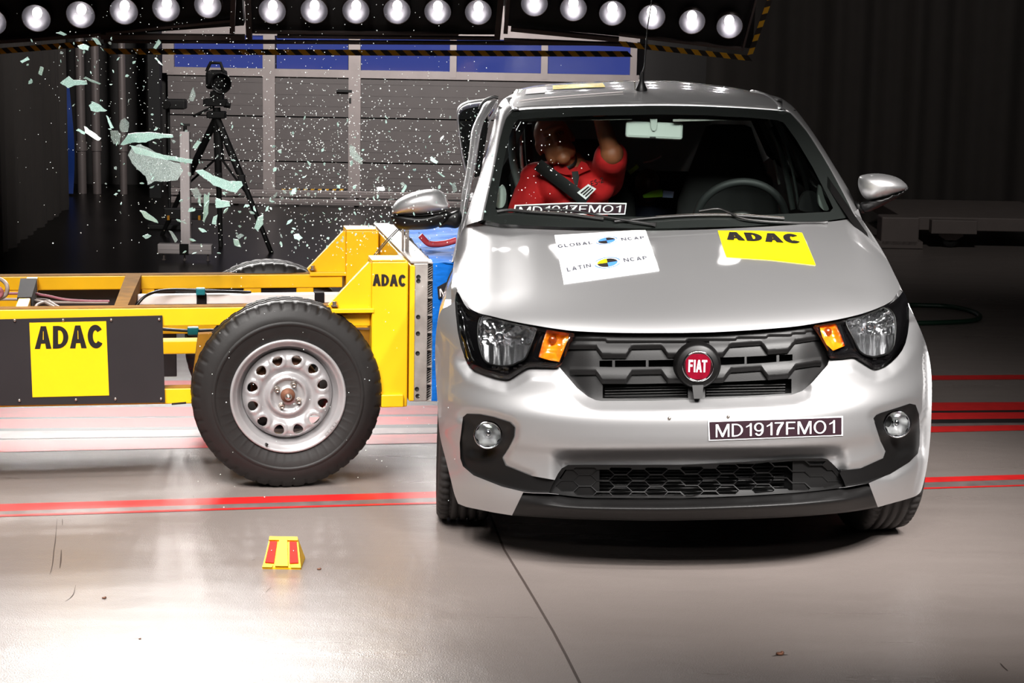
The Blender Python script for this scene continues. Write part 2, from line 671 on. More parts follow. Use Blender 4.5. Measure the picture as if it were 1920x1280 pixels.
# ================================================================== SETTING
def floor_material():
    m = mat('floor_epoxy', (118, 109, 105), rough=0.24, var=0.06, vscale=1.3, spec=0.5)
    nt = m.node_tree
    b = nt.nodes['Principled BSDF']
    tc = nt.nodes.new('ShaderNodeTexCoord')
    n = nt.nodes.new('ShaderNodeTexNoise')
    n.inputs['Scale'].default_value = 210
    n.inputs['Detail'].default_value = 2
    nt.links.new(tc.outputs['Object'], n.inputs['Vector'])
    n2 = nt.nodes.new('ShaderNodeTexNoise')
    n2.inputs['Scale'].default_value = 14
    nt.links.new(tc.outputs['Object'], n2.inputs['Vector'])
    ad = nt.nodes.new('ShaderNodeMath')
    ad.operation = 'MULTIPLY_ADD'
    ad.inputs[1].default_value = 1.5
    nt.links.new(n2.outputs['Fac'], ad.inputs[0])
    nt.links.new(n.outputs['Fac'], ad.inputs[2])
    bp = nt.nodes.new('ShaderNodeBump')
    bp.inputs['Strength'].default_value = 0.5
    bp.inputs['Distance'].default_value = 0.002
    nt.links.new(ad.outputs[0], bp.inputs['Height'])
    nt.links.new(bp.outputs[0], b.inputs['Normal'])
    # worn streaks along the rails change the gloss
    mp = nt.nodes.new('ShaderNodeMapping')
    mp.inputs['Scale'].default_value = (0.5, 6, 1)
    mp.inputs['Rotation'].default_value = (0, 0, rad(-10))
    nt.links.new(tc.outputs['Object'], mp.inputs[0])
    n3 = nt.nodes.new('ShaderNodeTexNoise')
    n3.inputs['Scale'].default_value = 1.6
    n3.inputs['Detail'].default_value = 6
    nt.links.new(mp.outputs[0], n3.inputs['Vector'])
    mr = nt.nodes.new('ShaderNodeMapRange')
    mr.inputs['From Min'].default_value = 0.3
    mr.inputs['From Max'].default_value = 0.7
    mr.inputs['To Min'].default_value = 0.26
    mr.inputs['To Max'].default_value = 0.38
    nt.links.new(n3.outputs['Fac'], mr.inputs['Value'])
    nt.links.new(mr.outputs[0], b.inputs['Roughness'])
    return m


M_FLOOR = floor_material()
M_FLOORD = mat('dark_floor', (26, 24, 23), rough=.3, var=.1, spec=.12, vscale=2, bump=.04, bscale=120)
M_RED = mat('red_line_paint', (196, 34, 34), rough=0.35, var=0.12, vscale=18)
M_SLOT = mat('rail_slot', (30, 26, 27), rough=0.4, var=0.2)
M_RAILGREY = mat('worn_rail_steel', (120, 108, 106), rough=0.35, metal=0.3, var=0.25, vscale=14)
M_JOINT = mat('floor_joint', (60, 50, 46), rough=0.7)
M_WALLD = mat('dark_wall', (36, 32, 31), rough=0.7, var=0.06)
M_CURT = mat('dark_curtain', (62, 57, 54), rough=0.9, var=0.05)
M_DOORG = mat('door_panel_grey', (112, 104, 103), rough=0.45, var=0.05)
M_ALU = mat('aluminium_profile', (178, 166, 164), rough=0.4, metal=0.35, var=0.06)
M_ALUW = mat('bright_profile', (228, 218, 217), rough=.4, var=.04)
M_ALUD = mat('aluminium_dull', (120, 110, 108), rough=0.5, metal=0.3, var=0.06)
M_BLACK = mat('black_plastic', (20, 19, 19), rough=0.4, var=0.15)
M_BLACKM = mat('black_matte', (16, 15, 15), rough=0.7, var=0.15)
M_WINBLUE = mat('dusk_window_pane', (40, 52, 120), rough=0.05, var=0.06, vscale=1.2, emit=(60, 70, 132), strength=0.5)
M_HAZY = mat('hazard_yellow', (255, 188, 48), rough=0.5, var=0.06)
M_HAZK = mat('hazard_black', (46, 41, 38), rough=0.5)

fl = MB().add([(-9, -1, 0), (9, -1, 0), (9, 20, 0), (-9, 20, 0)], [(0, 1, 2, 3)], False)
solo('floor', fl, M_FLOOR, kind='structure', org=(0, 0, 0))


def strip(px0, y0a, y0b, px1, y1a, y1b, z, ext=(0.0, 0.0)):
    """floor stripe between two image columns, given its far and near edges"""
    a, b = GZ(px0, y0a), GZ(px1, y1a)
    c, d = GZ(px0, y0b), GZ(px1, y1b)
    e0, e1 = ext
    a, b = a - (b - a) * e0, b + (b - a) * e1
    c, d = c - (d - c) * e0, d + (d - c) * e1
    m = MB()
    lift = Vector((0, 0, z))
    n = 24
    m.grid([[c.lerp(d, i / n) + lift for i in range(n + 1)], [a.lerp(b, i / n) + lift for i in range(n + 1)]], False)
    return m


tn = 0
for (sy, m, z) in (
        ((945.6, 958.7, 890, 899), M_RED, .0016), ((958.7, 965.5, 899, 909), M_RAILGREY, .0013), ((965.5, 969, 909, 911.5), M_RED, .0016),
        ((826, 848, 797, 807), M_RED, .0016), ((803.5, 808.5, 785, 792.5), M_SLOT, .0016), ((808.5, 823, 792.5, 797), M_RAILGREY, .0012),
        ((786, 803.5, 773, 785), M_RED, .0014), ((783, 786, 769, 773), M_SLOT, .0012), ((765, 783, 754, 769), M_RED, .0016),
        ((716, 725, 703, 711.5), M_RED, .0016)):
    tn += 1
    solo('trim_%d' % tn, strip(0, sy[0], sy[1], 1920, sy[2], sy[3], z, (1.0, 1.2)), m, kind='structure')
# shrinkage joint running towards the camera
jp = [GZ(918, 962), GZ(945, 1030), GZ(982, 1090), GZ(1000, 1120), GZ(1038, 1185), GZ(1062, 1230), GZ(1092, 1290)]
jm = MB()
jl = [p + Vector((-.004, 0, .0012)) for p in jp]
jr = [p + Vector((.004, 0, .0012)) for p in jp]
jm.grid([jl, jr], False)
tn += 1
solo('trim_%d' % tn, jm, M_JOINT, kind='structure')

solo('floor', MB().add([(-9, 11.0, .001), (.35, 11.0, .001), (.35, 18.5, .001), (-9, 18.5, .001)], [(0, 1, 2, 3)], False), M_FLOORD, kind='structure')  # darker sheet over the back left part of the floor
# scuffs and skid marks
for pts, w in (([(107, 972), (104, 1010), (101, 1032), (98, 1060), (93, 1077)], 1.6), ([(117, 972), (117, 985)], 1.2), ([(115, 1030), (114, 1050), (112, 1065)], 2.4), ([(142, 1096), (138, 1112), (132, 1120), (122, 1127)], 1.2),
               ([(1876, 1243), (1882, 1250), (1890, 1257)], 2.2), ([(508, 1100), (498, 1110)], .9), ([(1447, 1230), (1462, 1227), (1478, 1227)], 3.0), ([(478, 1048), (472, 1050)], 1.2)):
    q = cr(pts, 4)
    tn += 1
    c_ = [GZ(x, y, .0014) for x, y in q]
    ln = len(q)
    wd_ = [w * .0008 * (math.sin(PI * (i + .4) / (ln - .2)) + .15) for i in range(ln)]
    mm = MB()
    dirx = (c_[-1] - c_[0]).normalized()
    nn = Vector((-dirx.y, dirx.x, 0))
    mm.grid([[p - nn * v for p, v in zip(c_, wd_)], [p + nn * v for p, v in zip(c_, wd_)]], False)
    solo('trim_%d' % tn, mm, M_JOINT, kind='structure')

# far wall with the sectional door
YW = 18.2


def rect(mb, x0, y0, x1, y1, Y, t=0.02):
    """box whose front face covers the image rectangle at depth Y"""
    a, b = W(x0, y1, Y), W(x1, y0, Y)
    a2, b2 = W(x0, y0, Y), W(x1, y1, Y)
    xa, xb = (a.x + a2.x) / 2, (b.x + b2.x) / 2
    za, zb = (a.z + b2.z) / 2, (a2.z + b.z) / 2
    mb.box(((xa + xb) / 2, Y + t / 2, (za + zb) / 2), abs(xb - xa), t, abs(zb - za))
    return mb


wb = MB().box((0, YW + 0.3, 3), 18, 0.1, 6)
solo('wall_back', wb, M_WALLD, kind='structure')
wl_a, wl_b = GZ(0, 480), GZ(128, 388)
dirn = (wl_b - wl_a).normalized()
p0 = wl_a - dirn * 1.5
L = (Vector((wl_b.x, wl_b.y, 0)) - p0).length
wl = MB()
rows_b, rows_t = [], []
nrm = Vector((dirn.y, -dirn.x, 0))
k = int(L / 0.02)
for i in range(k + 1):
    s = L * i / k
    off = 0.02 * math.sin(2 * PI * s / 0.24) + 0.012 * math.sin(2 * PI * s / 0.61)
    p = p0 + dirn * s + nrm * off
    rows_b.append(Vector((p.x, p.y, 0)))
    rows_t.append(Vector((p.x, p.y, 4.5)))
wl.grid([rows_b, rows_t])
solo('wall_left', wl, M_CURT, kind='structure')

# heavy folded curtain closing the hall behind the car
wr = MB()
rb, rt = [], []
random.seed(3)
x = 1.55
while x < 9:
    ph = x * 9 + 0.8 * math.sin(x * 2.1)
    y = 16.4 + 0.06 * math.sin(ph) + 0.03 * math.sin(ph * 2.7)
    rb.append(Vector((x, y, 0.0)))
    rt.append(Vector((x, y, 6)))
    x += 0.03
wr.grid([rb, rt])
solo('wall_right', wr, M_CURT, kind='structure')
cl = MB().box((0, 9, 6.3), 18, 22, 0.1)
solo('ceiling', cl, M_WALLD, kind='structure')

door = thing('door_1', None, None, W(750, 368, YW) - Vector((0, 0, W(750, 368, YW).z)))
door['kind'] = 'structure'
dm = MB()
xl, xr = W(315, 250, YW).x, W(1195, 250, YW).x
zs = [0.0] + [W(700, y, YW).z for y in (306, 222, 136)]
for za, zb in zip(zs, zs[1:]):
    dm.box(((xl + xr) / 2, YW + .05, (za + zb) / 2), xr - xl, .06, zb - za - .012)
    nr = 4
    for i in range(1, nr):
        zz = za + (zb - za) * i / nr
        dm.box(((xl + xr) / 2, YW + .018, zz), xr - xl, .006, .012)
part('door_panel', dm, M_DOORG, door)
fr = MB()
zt = W(700, 70, YW).z
zb_ = W(700, 133, YW).z
fr.box(((xl + xr) / 2, YW + .02, zt + .15), xr - xl, .08, .3)
fr.box(((xl + xr) / 2, YW + .02, zb_ - .03), xr - xl, .08, .07)
for px in (505, 665):
    c = W(px, 240, YW).x
    fr.box((c, YW + .0, 0.62), .11, .06, 1.24)
for px in (505, 665, 850, 1021, 1188, 316):
    c = W(px, 105, YW).x
    fr.box((c, YW + .01, (zt + zb_) / 2), .105 if px < 700 else .06, .07, zt - zb_ + .1)
part('door_frame', fr, M_ALU, door)
hm = MB()
hm.box((W(646, 168, YW).x, YW - .03, W(646, 170, YW).z), .14, .03, .02)
hm.box((W(657, 190, YW).x, YW - .03, W(657, 188, YW).z), .02, .02, .05)
part('door_handle', hm, M_BLACK, door)
for i, (a, b) in enumerate(((322, 490), (522, 648), (680, 845), (856, 1012), (1030, 1180))):
    pm = MB()
    pa, pb = W(a, 105, YW), W(b, 105, YW)
    pm.box(((pa.x + pb.x) / 2, YW + .035, (zt + zb_) / 2), pb.x - pa.x + .04, .012, zt - zb_)
    wnd = solo('window_%d' % (i + 1), pm, M_WINBLUE, kind='structure')
# striped sill of the door
def hazard(mby, mbk, a, b, nrm, h, n, slant=0.5, up=Vector((0, 0, 1)), t=0.006):
    """slanted yellow and black blocks between a and b"""
    d = (b - a)
    for i in range(n):
        s0, s1, s2 = i / n, (i + .5) / n, (i + 1) / n
        sh = d / n * slant
        for mb, u, v in ((mby, s0, s1), (mbk, s1, s2)):
            q = [a + d * u, a + d * v, a + d * v + up * h + sh, a + d * u + up * h + sh]
            mb.prism(q, nrm * t)


sy, sk = MB(), MB()
hazard(sy, sk, W(522, 364, YW - .06), W(645, 364, YW - .06), Vector((0, -1, 0)), .05, 9)
part('sill_stripe', sy, M_HAZY, door)
part('sill_strip', sk, M_HAZK, door)

# pipes and column on the far left
for i, (px, w, c0, c1, top) in enumerate(((152, 17, 0, 0, 60), (180, 16, 0, 0, 60), (230, 14, 0, 0, 60))):
    p = W(px, 250, 17.6)
    r = w / 2 / FPX * 17.6
    pm = MB().tube([(p.x, 17.6, 0), (p.x, 17.6, 3.5)], r, 16)
    pm.tube([(p.x, 17.6, .38), (p.x, 17.6, .46)], r * 1.25, 16)
    solo('drain_pipe', pm, M_ALUD, ('grey pipe against the dark wall, nearest to the ribbed curtain', 'grey pipe between two others on the dark wall',
                                     'thin grey pipe nearest to the tripod side of the dark wall')[i], 'pipe', 'pipes on the dark wall')
p = W(292, 250, 17.4)
solo('trim_90', MB().box((p.x, 17.4, 2), .1, .12, 4), M_BLACKM, kind='structure')
p = W(124, 300, 17.35)
tarp = MB()
tarp.grid([[(p.x - .05 + .03 * math.sin(z * 7), 17.35 + .04 * math.sin(z * 5), z) for z in np.linspace(.02, 1.0, 14)], [(p.x + .05 + .02 * math.sin(z * 4), 17.37, z) for z in np.linspace(.02, 1.0, 14)]])
tarp.grid([[(p.x + .05 + .02 * math.sin(z * 4), 17.37, z) for z in np.linspace(.02, 1.0, 14)], [(p.x + .02, 17.45, z) for z in np.linspace(.02, 1.0, 14)]])
solo('tarpaulin', tarp, mat('blue_tarpaulin', (28, 62, 140), rough=.5), 'blue tarpaulin hanging at the end of the ribbed curtain', 'tarpaulin')

# low guard rail in front of the door
gr = thing('guard_rail', 'low aluminium guard rail on the floor in front of the grey roller door', 'rail', (W(590, 393, 16.9).x, 16.9, 0))
x0, x1 = W(318, 390, 16.9).x, W(905, 390, 16.9).x
for j, (za, zb) in enumerate(((.012, .062), (.078, .135))):
    m = MB().box(((x0 + x1) / 2, 16.9, (za + zb) / 2), x1 - x0, .05, zb - za, bev=.004)
    m.box(((x0 + x1) / 2, 16.872, (za + zb) / 2), x1 - x0, .006, .012)
    part('rail_profile', m, M_ALU, gr)
for i in range(6):
    part('rail_post', MB().box((x0 + (x1 - x0) * (i + .1) / 5.2, 16.93, .07), .04, .04, .14), M_ALUD, gr)

# ------------------------------------------------------------------ lamp gantries
M_LBODY = mat('gantry_black', (22, 20, 20), rough=.5, var=.2)
M_LFRAME = mat('gantry_frame', (104, 92, 88), rough=.45, metal=.3, var=.08)
M_BOWL = mat('lamp_reflector', (150, 150, 158), rough=.32, metal=1, var=.03, bump=.25, bscale=30)
M_BULB = mat('lamp_bulb', (255, 250, 245), rough=.3, emit=(255, 246, 240), strength=6)
M_LGLASS = glass_mat('lamp_glass', (.98, .98, .99), .07)
M_RIM = mat('lamp_rim', (60, 52, 50), rough=.35, metal=.6)
YG = 12.5
TILT = rad(22)
GN = Vector((0, -math.cos(TILT), -math.sin(TILT)))      # the way the lamps look: towards the camera and down
GU = Vector((0, -math.sin(TILT), math.cos(TILT)))       # up along the panel


def gantry(label, lamps, rows, pitch, corners, stripe, frames, nstripe, aim, watts, YG=12.5):
    P0 = W((lamps[0][0] + lamps[-1][0]) / 2, 20, YG)
    base = thing('lamp_gantry', label, 'lamp gantry', P0, 'lamp gantries over the crash track')
    pp = lambda x, y: PL(x, y, P0, GN)
    bl, br = pp(*corners[0]), pp(*corners[1])
    hgt = pitch * rows + .1
    back = MB().prism([bl, br, br + GU * hgt, bl + GU * hgt], -GN * .07)
    part('panel', MB().add([v + -GN * .06 for v in back.v], back.f, False), M_LBODY, base)
    fm = MB()
    for (xa, ya, xb, yb, w) in frames:
        a, b = pp(xa, ya), pp(xb, yb)
        d = (b - a).normalized()
        s = GN.cross(d).normalized()
        h = w / FPX * YG / 2
        fm.prism([a - s * h, b - s * h, b + s * h, a + s * h], GN * .03)
    part('frame', fm, M_LFRAME, base)
    for (xa, ya, xb, yb, h, ns, sl) in stripe:
        ym, km = MB(), MB()
        a, b = pp(xa, ya) + GN * .04, pp(xb, yb) + GN * .04
        d = (b - a).normalized()
        up = -GN.cross(d).normalized()
        hazard(ym, km, a, b, GN, h / FPX * YG, ns, sl, up)
        part('warning_stripe', ym, M_HAZY, base, 'amber stripes')
        part('warning_band', km, M_HAZK, base)
    for (px, py, r) in lamps:
        for j in range(rows):
            c = pp(px, py) + GU * (pitch * j) + GN * .03
            R = r / FPX * YG
            U = Vector((1, 0, 0))
            n = 14
            bowl = MB()
            bowl.lathe([(-.085 * math.cos(PI / 2 * i / n), R * max(.02, math.sin(PI / 2 * i / n))) for i in range(n + 1)], c, GN, U, 28)
            lo = part('lamp', bowl, M_BOWL, base)
            rim = MB().lathe([(-.01, R * 1.0), (.008, R * 1.0), (.01, R * 1.06), (-.04, R * 1.07)], c, GN, U, 28)
            part('lamp_rim', rim, M_RIM, lo)
            bulb = MB().ball(c - GN * .035 + GU * .018, .03, .03, .036)
            part('bulb', bulb, M_BULB, lo)
            gl = MB().lathe([(.006 + .014 * (1 - (k / 5) ** 2), max(.001, R * .99 * k / 5)) for k in range(6)], c, GN, U, 28)
            part('lens', gl, M_LGLASS, lo)
            s = spot_light('gantry_lamp', c + GN * .012 + GU * .01, c + GN * .012 + GU * .01 + aim, watts, 75, .022, .8)
    return base


gantry('lamp gantry nearest to the ribbed curtain, its row of lamps slanting', [(-12, 37, 26), (70, 30, 26.5), (153, 23.5, 26.5), (234, 17, 26), (313, 12, 25.5), (391, 6, 25)],
       3, .28, ((-120, 96), (455, 55)), [(-90, 93, 187, 70, 11, 13, .35)],
       [(-120, 84, 190, 62, 7), (190, 66, 460, 68, 9), (440, -60, 436, 60, 9), (200, 60, 436, 36, 5)], 24, Vector((.1, -6, -1.8)), 9)
gantry('middle lamp gantry with a level row of lamps', [(511.5, 16.5, 25), (590, 16, 25), (668, 16.5, 25), (745, 17, 25), (821, 18, 24.5), (897, 19, 24.5)],
       3, .28, ((468, 70), (936, 72)), [(196, 86, 1176, 91, 11, 35, .35)],
       [(196, 75, 1176, 80, 5), (464, -60, 468, 72, 11), (945, -60, 932, 72, 11), (478, 58, 860, 62, 4), (520, 66, 930, 70, 5)], 20, Vector((.2, -6, -1.8)), 6, 12.8)
gantry('turned lamp gantry above the car roof with striped corner', [(1002, 3, 24.5), (1075, 12, 24.5), (1148, 20.5, 24.5), (1222, 28, 24.5), (1297, 36.5, 24), (1367, 45, 24)],
       3, .28, ((945, 55), (1412, 98)), [(1160, 72, 1402, 99, 10, 9, .35), (1400, 98, 1446, -30, 9, 5, .2)],
       [(958, 52, 1160, 72, 8), (1160, 62, 1392, 90, 5), (1392, 90, 1424, -30, 4), (945, 73, 1180, 82, 5), (955, -40, 948, 60, 8)], 20, Vector((-.3, -6, -3.2)), 3, 12.4)

# ------------------------------------------------------------------ tripod, stand, extra camera
tp0 = GZ(415, 462)
YT = tp0.y
tr = thing('tripod', 'black tripod carrying a camera head behind the flying glass', 'tripod', (tp0.x, tp0.y, 0))
ap = W(406, 215, YT)
for i, (mid, foot) in enumerate((((446, 300), (509, 474)), ((362, 300), (304, 440)), ((412, 330), (414, 462)))):
    f = GZ(*foot)
    pth = [ap + Vector((0, 0, -.02)), ap.lerp(f, .45), ap.lerp(f, .46), f]
    m = MB().tube(pth, [.026, .026, .02, .016], 10)
    lg = part('leg', m, M_BLACKM, tr)
    m2 = MB().box(ap.lerp(f, .46), .05, .05, .05, bev=.006)
    part('leg_clamp', m2, M_BLACK, lg)
m = MB().tube([ap + Vector((0, 0, .05)), W(413, 300, YT)], .028, 12)
m.box(ap, .13, .11, .05, bev=.01)
part('centre_column', m, M_BLACKM, tr)
for q in ((446, 300), (370, 310), (470, 345)):
    pass
m = MB()
for foot in ((509, 474), (304, 440), (414, 462)):
    m.tube([W(411, 292, YT), ap.lerp(GZ(*foot), .6)], .008, 8)
part('brace', m, M_BLACKM, tr)
m = MB().box(W(404, 192, YT), .16, .12, .05, bev=.008).box(W(407, 180, YT), .09, .1, .07, bev=.01)
m.tube([W(400, 200, YT), W(372, 214, YT) + Vector((0, -.2, 0))], .01, 8)
m.tube([W(420, 196, YT), W(432, 198, YT)], .02, 8)
part('tilt_head', m, M_BLACKM, tr)
c = W(403, 150, YT)
hs = thing('camera', 'black camera with round shade mounted on the tripod', 'camera', c - Vector((0, 0, .09)))
m = MB().box(c + Vector((0, .08, 0)), .13, .2, .13, bev=.02)
part('camera_body', m, M_BLACKM, hs)
m = MB().lathe([(-.12, .001), (-.12, .05), (-.02, .06), (0, .075), (.002, .07), (-.05, .05), (-.06, .002)], c + Vector((.05, -.06, -.02)), (0, -1, -.1), (1, 0, 0), 24)
part('lens_hood', m, M_BLACK, hs)
m = MB().tube([c + Vector((-.06, 0, .06)), c + Vector((-.03, 0, .12)), c + Vector((.04, 0, .12)), c + Vector((.06, 0, .06))], .012, 8)
part('handle', m, M_BLACKM, hs)

sp = GZ(346, 488)
YS = sp.y
st = thing('post_stand', 'aluminium profile post on a crossbar foot in front of the tripod', 'stand', (sp.x, sp.y, 0))
a, b = W(347, 246, YS), W(347, 474, YS)
m = MB()
w = 18 / FPX * YS
m.box((a.x, YS, (a.z + b.z) / 2), w, w, a.z - b.z, bev=.004)
for dx in (-.013, .013):
    m.box((a.x + dx, YS - w / 2 - .001, (a.z + b.z) / 2), .005, .006, a.z - b.z - .02)
part('post', m, M_ALUW, st)
a, b = W(297, 466, YS), W(398, 466, YS)
m = MB().box(((a.x + b.x) / 2, YS, (a.z + b.z) / 2), b.x - a.x, .07, .066, bev=.005)
m.box(((a.x + b.x) / 2, YS - .036, (a.z + b.z) / 2), b.x - a.x - .01, .004, .008)
part('crossbar', m, M_ALUW, st)
m = MB().box((W(347, 466, YS).x, YS - .01, W(347, 466, YS).z), .06, .08, .075)
part('foot_clamp', m, M_BLACK, st)
for px in (307, 346, 390):
    q = W(px, 476, YS)
    part('foot', MB().tube([(q.x, YS, 0), (q.x, YS, q.z)], .006, 8).tube([(q.x, YS, 0), (q.x, YS, .006)], .014, 10), M_ALU, st)
m = MB().box(W(343, 402, YS) + Vector((0, .05, 0)), .27, .05, .075, bev=.006)
bx = part('control_box', m, M_BLACK, st)
m = MB().box(W(316, 408, YS), .016, .02, .03).box(W(374, 408, YS), .016, .02, .03)
part('amber_light', m, mat('amber_cover', (190, 130, 40), rough=.3), bx)
m = MB().tube([W(347, 246, YS), W(347, 236, YS)], .012, 8).box(W(347, 234, YS), .06, .03, .014)
part('clamp_handle', m, M_BLACK, st)

c = W(328, 195, 15.2)
ec = thing('camera', 'small black camera on a thin pole beside the tripod', 'camera', (c.x, 15.2, 0))
part('camera_body', MB().box(c, .17, .12, .075, bev=.012), M_BLACKM, ec)
part('lens', MB().tube([c + Vector((-.05, -.05, 0)), c + Vector((-.05, -.11, 0))], .03, 16), M_BLACK, ec)
part('pole', MB().tube([(c.x - .05, 15.2, 0), (c.x - .05, 15.2, c.z - .03)], .012, 10), M_BLACKM, ec)
part('pole_base', MB().box((c.x - .05, 15.2, .02), .3, .3, .04, bev=.01), M_BLACKM, ec)

# ------------------------------------------------------------------ dim equipment behind the car, hose
M_EQ = mat('equipment_grey', (116, 106, 102), rough=.6, var=.06)
e0 = GZ(1782, 462)
eq = thing('wheeled_platform', 'low grey equipment platform on casters in the dark behind the car', 'platform', (e0.x, e0.y, 0))
YE = e0.y
m = MB()
a, b = W(1690, 407, YE), W(1990, 437, YE)
m.box(((a.x + b.x) / 2, YE + .6, (a.z + b.z) / 2 + .01), b.x - a.x, 1.3, (a.z - b.z), bev=.006)
part('deck', m, M_EQ, eq)
m = MB()
a, b = W(1745, 411, YE - .1), W(1829, 438, YE - .1)
m.box(((a.x + b.x) / 2, YE - .1, (a.z + b.z) / 2), b.x - a.x, .1, a.z - b.z, bev=.005)
part('bracket', m, M_EQ, eq)
for i, px in enumerate((1781, 1960)):
    c = W(px, 448, YE - .05)
    m = MB().lathe([(-.025, .02), (-.025, .055), (-.018, .062), (.018, .062), (.025, .055), (.025, .02)], (c.x, YE - .05, .062), (0, 1, 0), (1, 0, 0), 24)
    cs = part('caster', m, M_BLACKM, eq)
    m = MB().prism([Vector((c.x - .09, YE - .09, .14)), Vector((c.x + .09, YE - .09, .14)), Vector((c.x + .09, YE - .09, .09)), Vector((c.x + .04, YE - .09, .06)), Vector((c.x - .04, YE - .09, .06)), Vector((c.x - .09, YE - .09, .09))], (0, .02, 0))
    part('caster_fork', m, M_EQ, cs)
m = MB()
a, b = W(1640, 402, YE - .1), W(1717, 452, YE - .1)
m.box(((a.x + b.x) / 2 + .02, YE - .1, (W(1700, 402, YE).z + .02) / 2), .28, .2, W(1700, 402, YE).z - .02, bev=.01)
m.box((a.x + .1, YE, .03), .5, .4, .05)
part('corner_foot', m, M_EQ, eq)

hp = [(1560, 588), (1640, 575), (1700, 572), (1740, 572.5), (1775, 574), (1806, 579), (1826, 585), (1837, 592), (1833, 598), (1815, 602), (1780, 604), (1730, 605.5), (1680, 605), (1600, 600)]
hm = MB().tube([GZ(x, y, .014) + Vector((0, 0, 0)) for x, y in cr(hp, 6)], .0145, 10)
solo('hose', hm, mat('green_hose', (10, 44, 28), rough=.45), 'dark green hose lying in a loop on the floor beside the car', 'hose')
# ================================================================== MOVING BARRIER TROLLEY
TH = rad(10.6)
TU = Vector((math.cos(TH), math.sin(TH), 0))
TV = Vector((-math.sin(TH), math.cos(TH), 0))
T0 = GZ(541, 917)
TM = Matrix((TU, TV, Vector((0, 0, 1)))).transposed()


def TW(u, v, z):
    return T0 + TU * u + TV * v + Vector((0, 0, z))


def TP(px, py, v):
    """image point on the trolley plane at lateral position v -> (u, z)"""
    p = PL(px, py, T0 + TV * v, TV)
    return ((p - T0).dot(TU), p.z)


def TQ(px, py, v):
    return PL(px, py, T0 + TV * v, TV)


M_YEL = mat('trolley_yellow', (240, 184, 18), rough=.38, var=.06, vscale=5, bump=.05, bscale=40)
M_YELW = mat('trolley_yellow_worn', (128, 88, 26), rough=.85, spec=.08, var=.25, vscale=14)
M_STK = mat('sticker_yellow', (248, 192, 14), rough=.35, var=.02)
M_INK = mat('sticker_ink', (26, 20, 20), rough=.45, var=.1)
M_PANEL = mat('black_sheet', (38, 34, 36), rough=.42, var=.1, vscale=4)
M_GALV = mat('galvanised_steel', (172, 164, 158), rough=.42, metal=.35, var=.2, vscale=16)
M_RUB = mat('tyre_rubber', (25, 22, 21), rough=.55, spec=.4, var=.15, vscale=20, bump=.1, bscale=80)
M_RIMS = mat('rim_silver', (172, 169, 170), rough=.36, metal=.45, var=.08, vscale=12)
M_STEEL = mat('bolt_steel', (190, 180, 170), rough=.25, metal=.9, var=.05)
M_RUST = mat('rusty_hub', (112, 74, 56), rough=.6, metal=.4, var=.3, vscale=30)
M_BLUE = mat('blue_honeycomb', (22, 114, 212), rough=.6, spec=.2, metal=0, var=.15, vscale=9, bump=.4, bscale=25, stretch=(3, 3, 14))
M_BLUEL = mat('blue_scraped', (150, 190, 230), rough=.4, metal=.3, var=.2, vscale=15)
M_WHITE = mat('white_profile', (236, 226, 224), rough=.4, var=.03)
M_TEAL = mat('teal_plug', (20, 110, 120), rough=.4)
M_GREYC = mat('grey_cable', (150, 136, 128), rough=.5)
M_PINKC = mat('pink_cable', (150, 90, 100), rough=.5)
M_TAPE = mat('black_tape', (26, 23, 25), rough=.8, spec=.15)

trol = thing('barrier_trolley', 'yellow crash barrier trolley ramming the side of the silver car', 'trolley', (T0.x, T0.y, 0))
ORG[trol.name] = Vector((T0.x, T0.y, 0))


def bar(mb, u0, u1, v0, v1, z0, z1, bev=.004):
    mb.box(TW((u0 + u1) / 2, (v0 + v1) / 2, (z0 + z1) / 2), abs(u1 - u0), abs(v1 - v0), abs(z1 - z0), TM, bev)
    return mb


VN, VF = .12, 1.02      # near and far beam faces
US = -2.7              # trolley runs out of frame to the left
zt_ = TP(300, 577, VN)[1]
zb_n = TP(345, 611, VN)[1]
# long beams
bm_ = bar(MB(), US, .28, VN, VN + .06, zb_n, zt_)
b1 = part('side_beam', bm_, M_YEL, trol)
m = bar(MB(), US, .28, VN + .001, VN + .059, zt_, zt_ + .002, 0)
part('worn_edge', m, M_YELW, b1, 'scuffed top edge')
zf_t, zf_b = TP(300, 516, VF)[1], TP(300, 541, VF)[1]
b2 = part('side_beam', bar(MB(), US, .30, VF, VF + .06, zf_b - .002, zf_t), M_YEL, trol)
part('worn_edge', bar(MB(), US, .30, VF + .001, VF + .059, zf_t, zf_t + .002, 0), M_YELW, b2, 'scuffed top edge')
# lower far web with openings
m = MB()
ul = [TP(x, 560, VF)[0] for x in (0, 48, 266, 290, 457, 490, 556, 588, 640)]
zl_ = TP(300, 600, VF)[1]
for a, b in ((0, 1), (2, 3), (4, 5), (6, 7)):
    bar(m, ul[a] if a else US, ul[b], VF + .005, VF + .05, zl_, zf_b)
bar(m, US, .3, VF + .005, VF + .05, zl_ - .06, zl_)
part('web_plate', m, M_YEL, trol)
part('back_panel', bar(MB(), US, TP(330, 560, VF + .08)[0], VF + .08, VF + .09, .22, zf_b - .0), M_PANEL, trol)
# lower near beams seen beside the wheel
z1, z2 = TP(330, 637, .5)[1], TP(330, 662, .5)[1]
part('cross_beam', bar(MB(), TP(200, 650, .5)[0], TP(372, 650, .5)[0], .48, .55, z2, z1), M_YEL, trol)
z1, z2 = TP(330, 728, VN)[1], TP(330, 757, VN)[1]
bl_ = part('lower_beam', bar(MB(), US, TP(380, 740, VN)[0], VN, VN + .06, z2, z1), M_YEL, trol)
part('worn_edge', bar(MB(), US, TP(380, 740, VN)[0], VN + .002, VN + .058, z1, z1 + .002, 0), M_YELW, bl_, 'scuffed top edge')
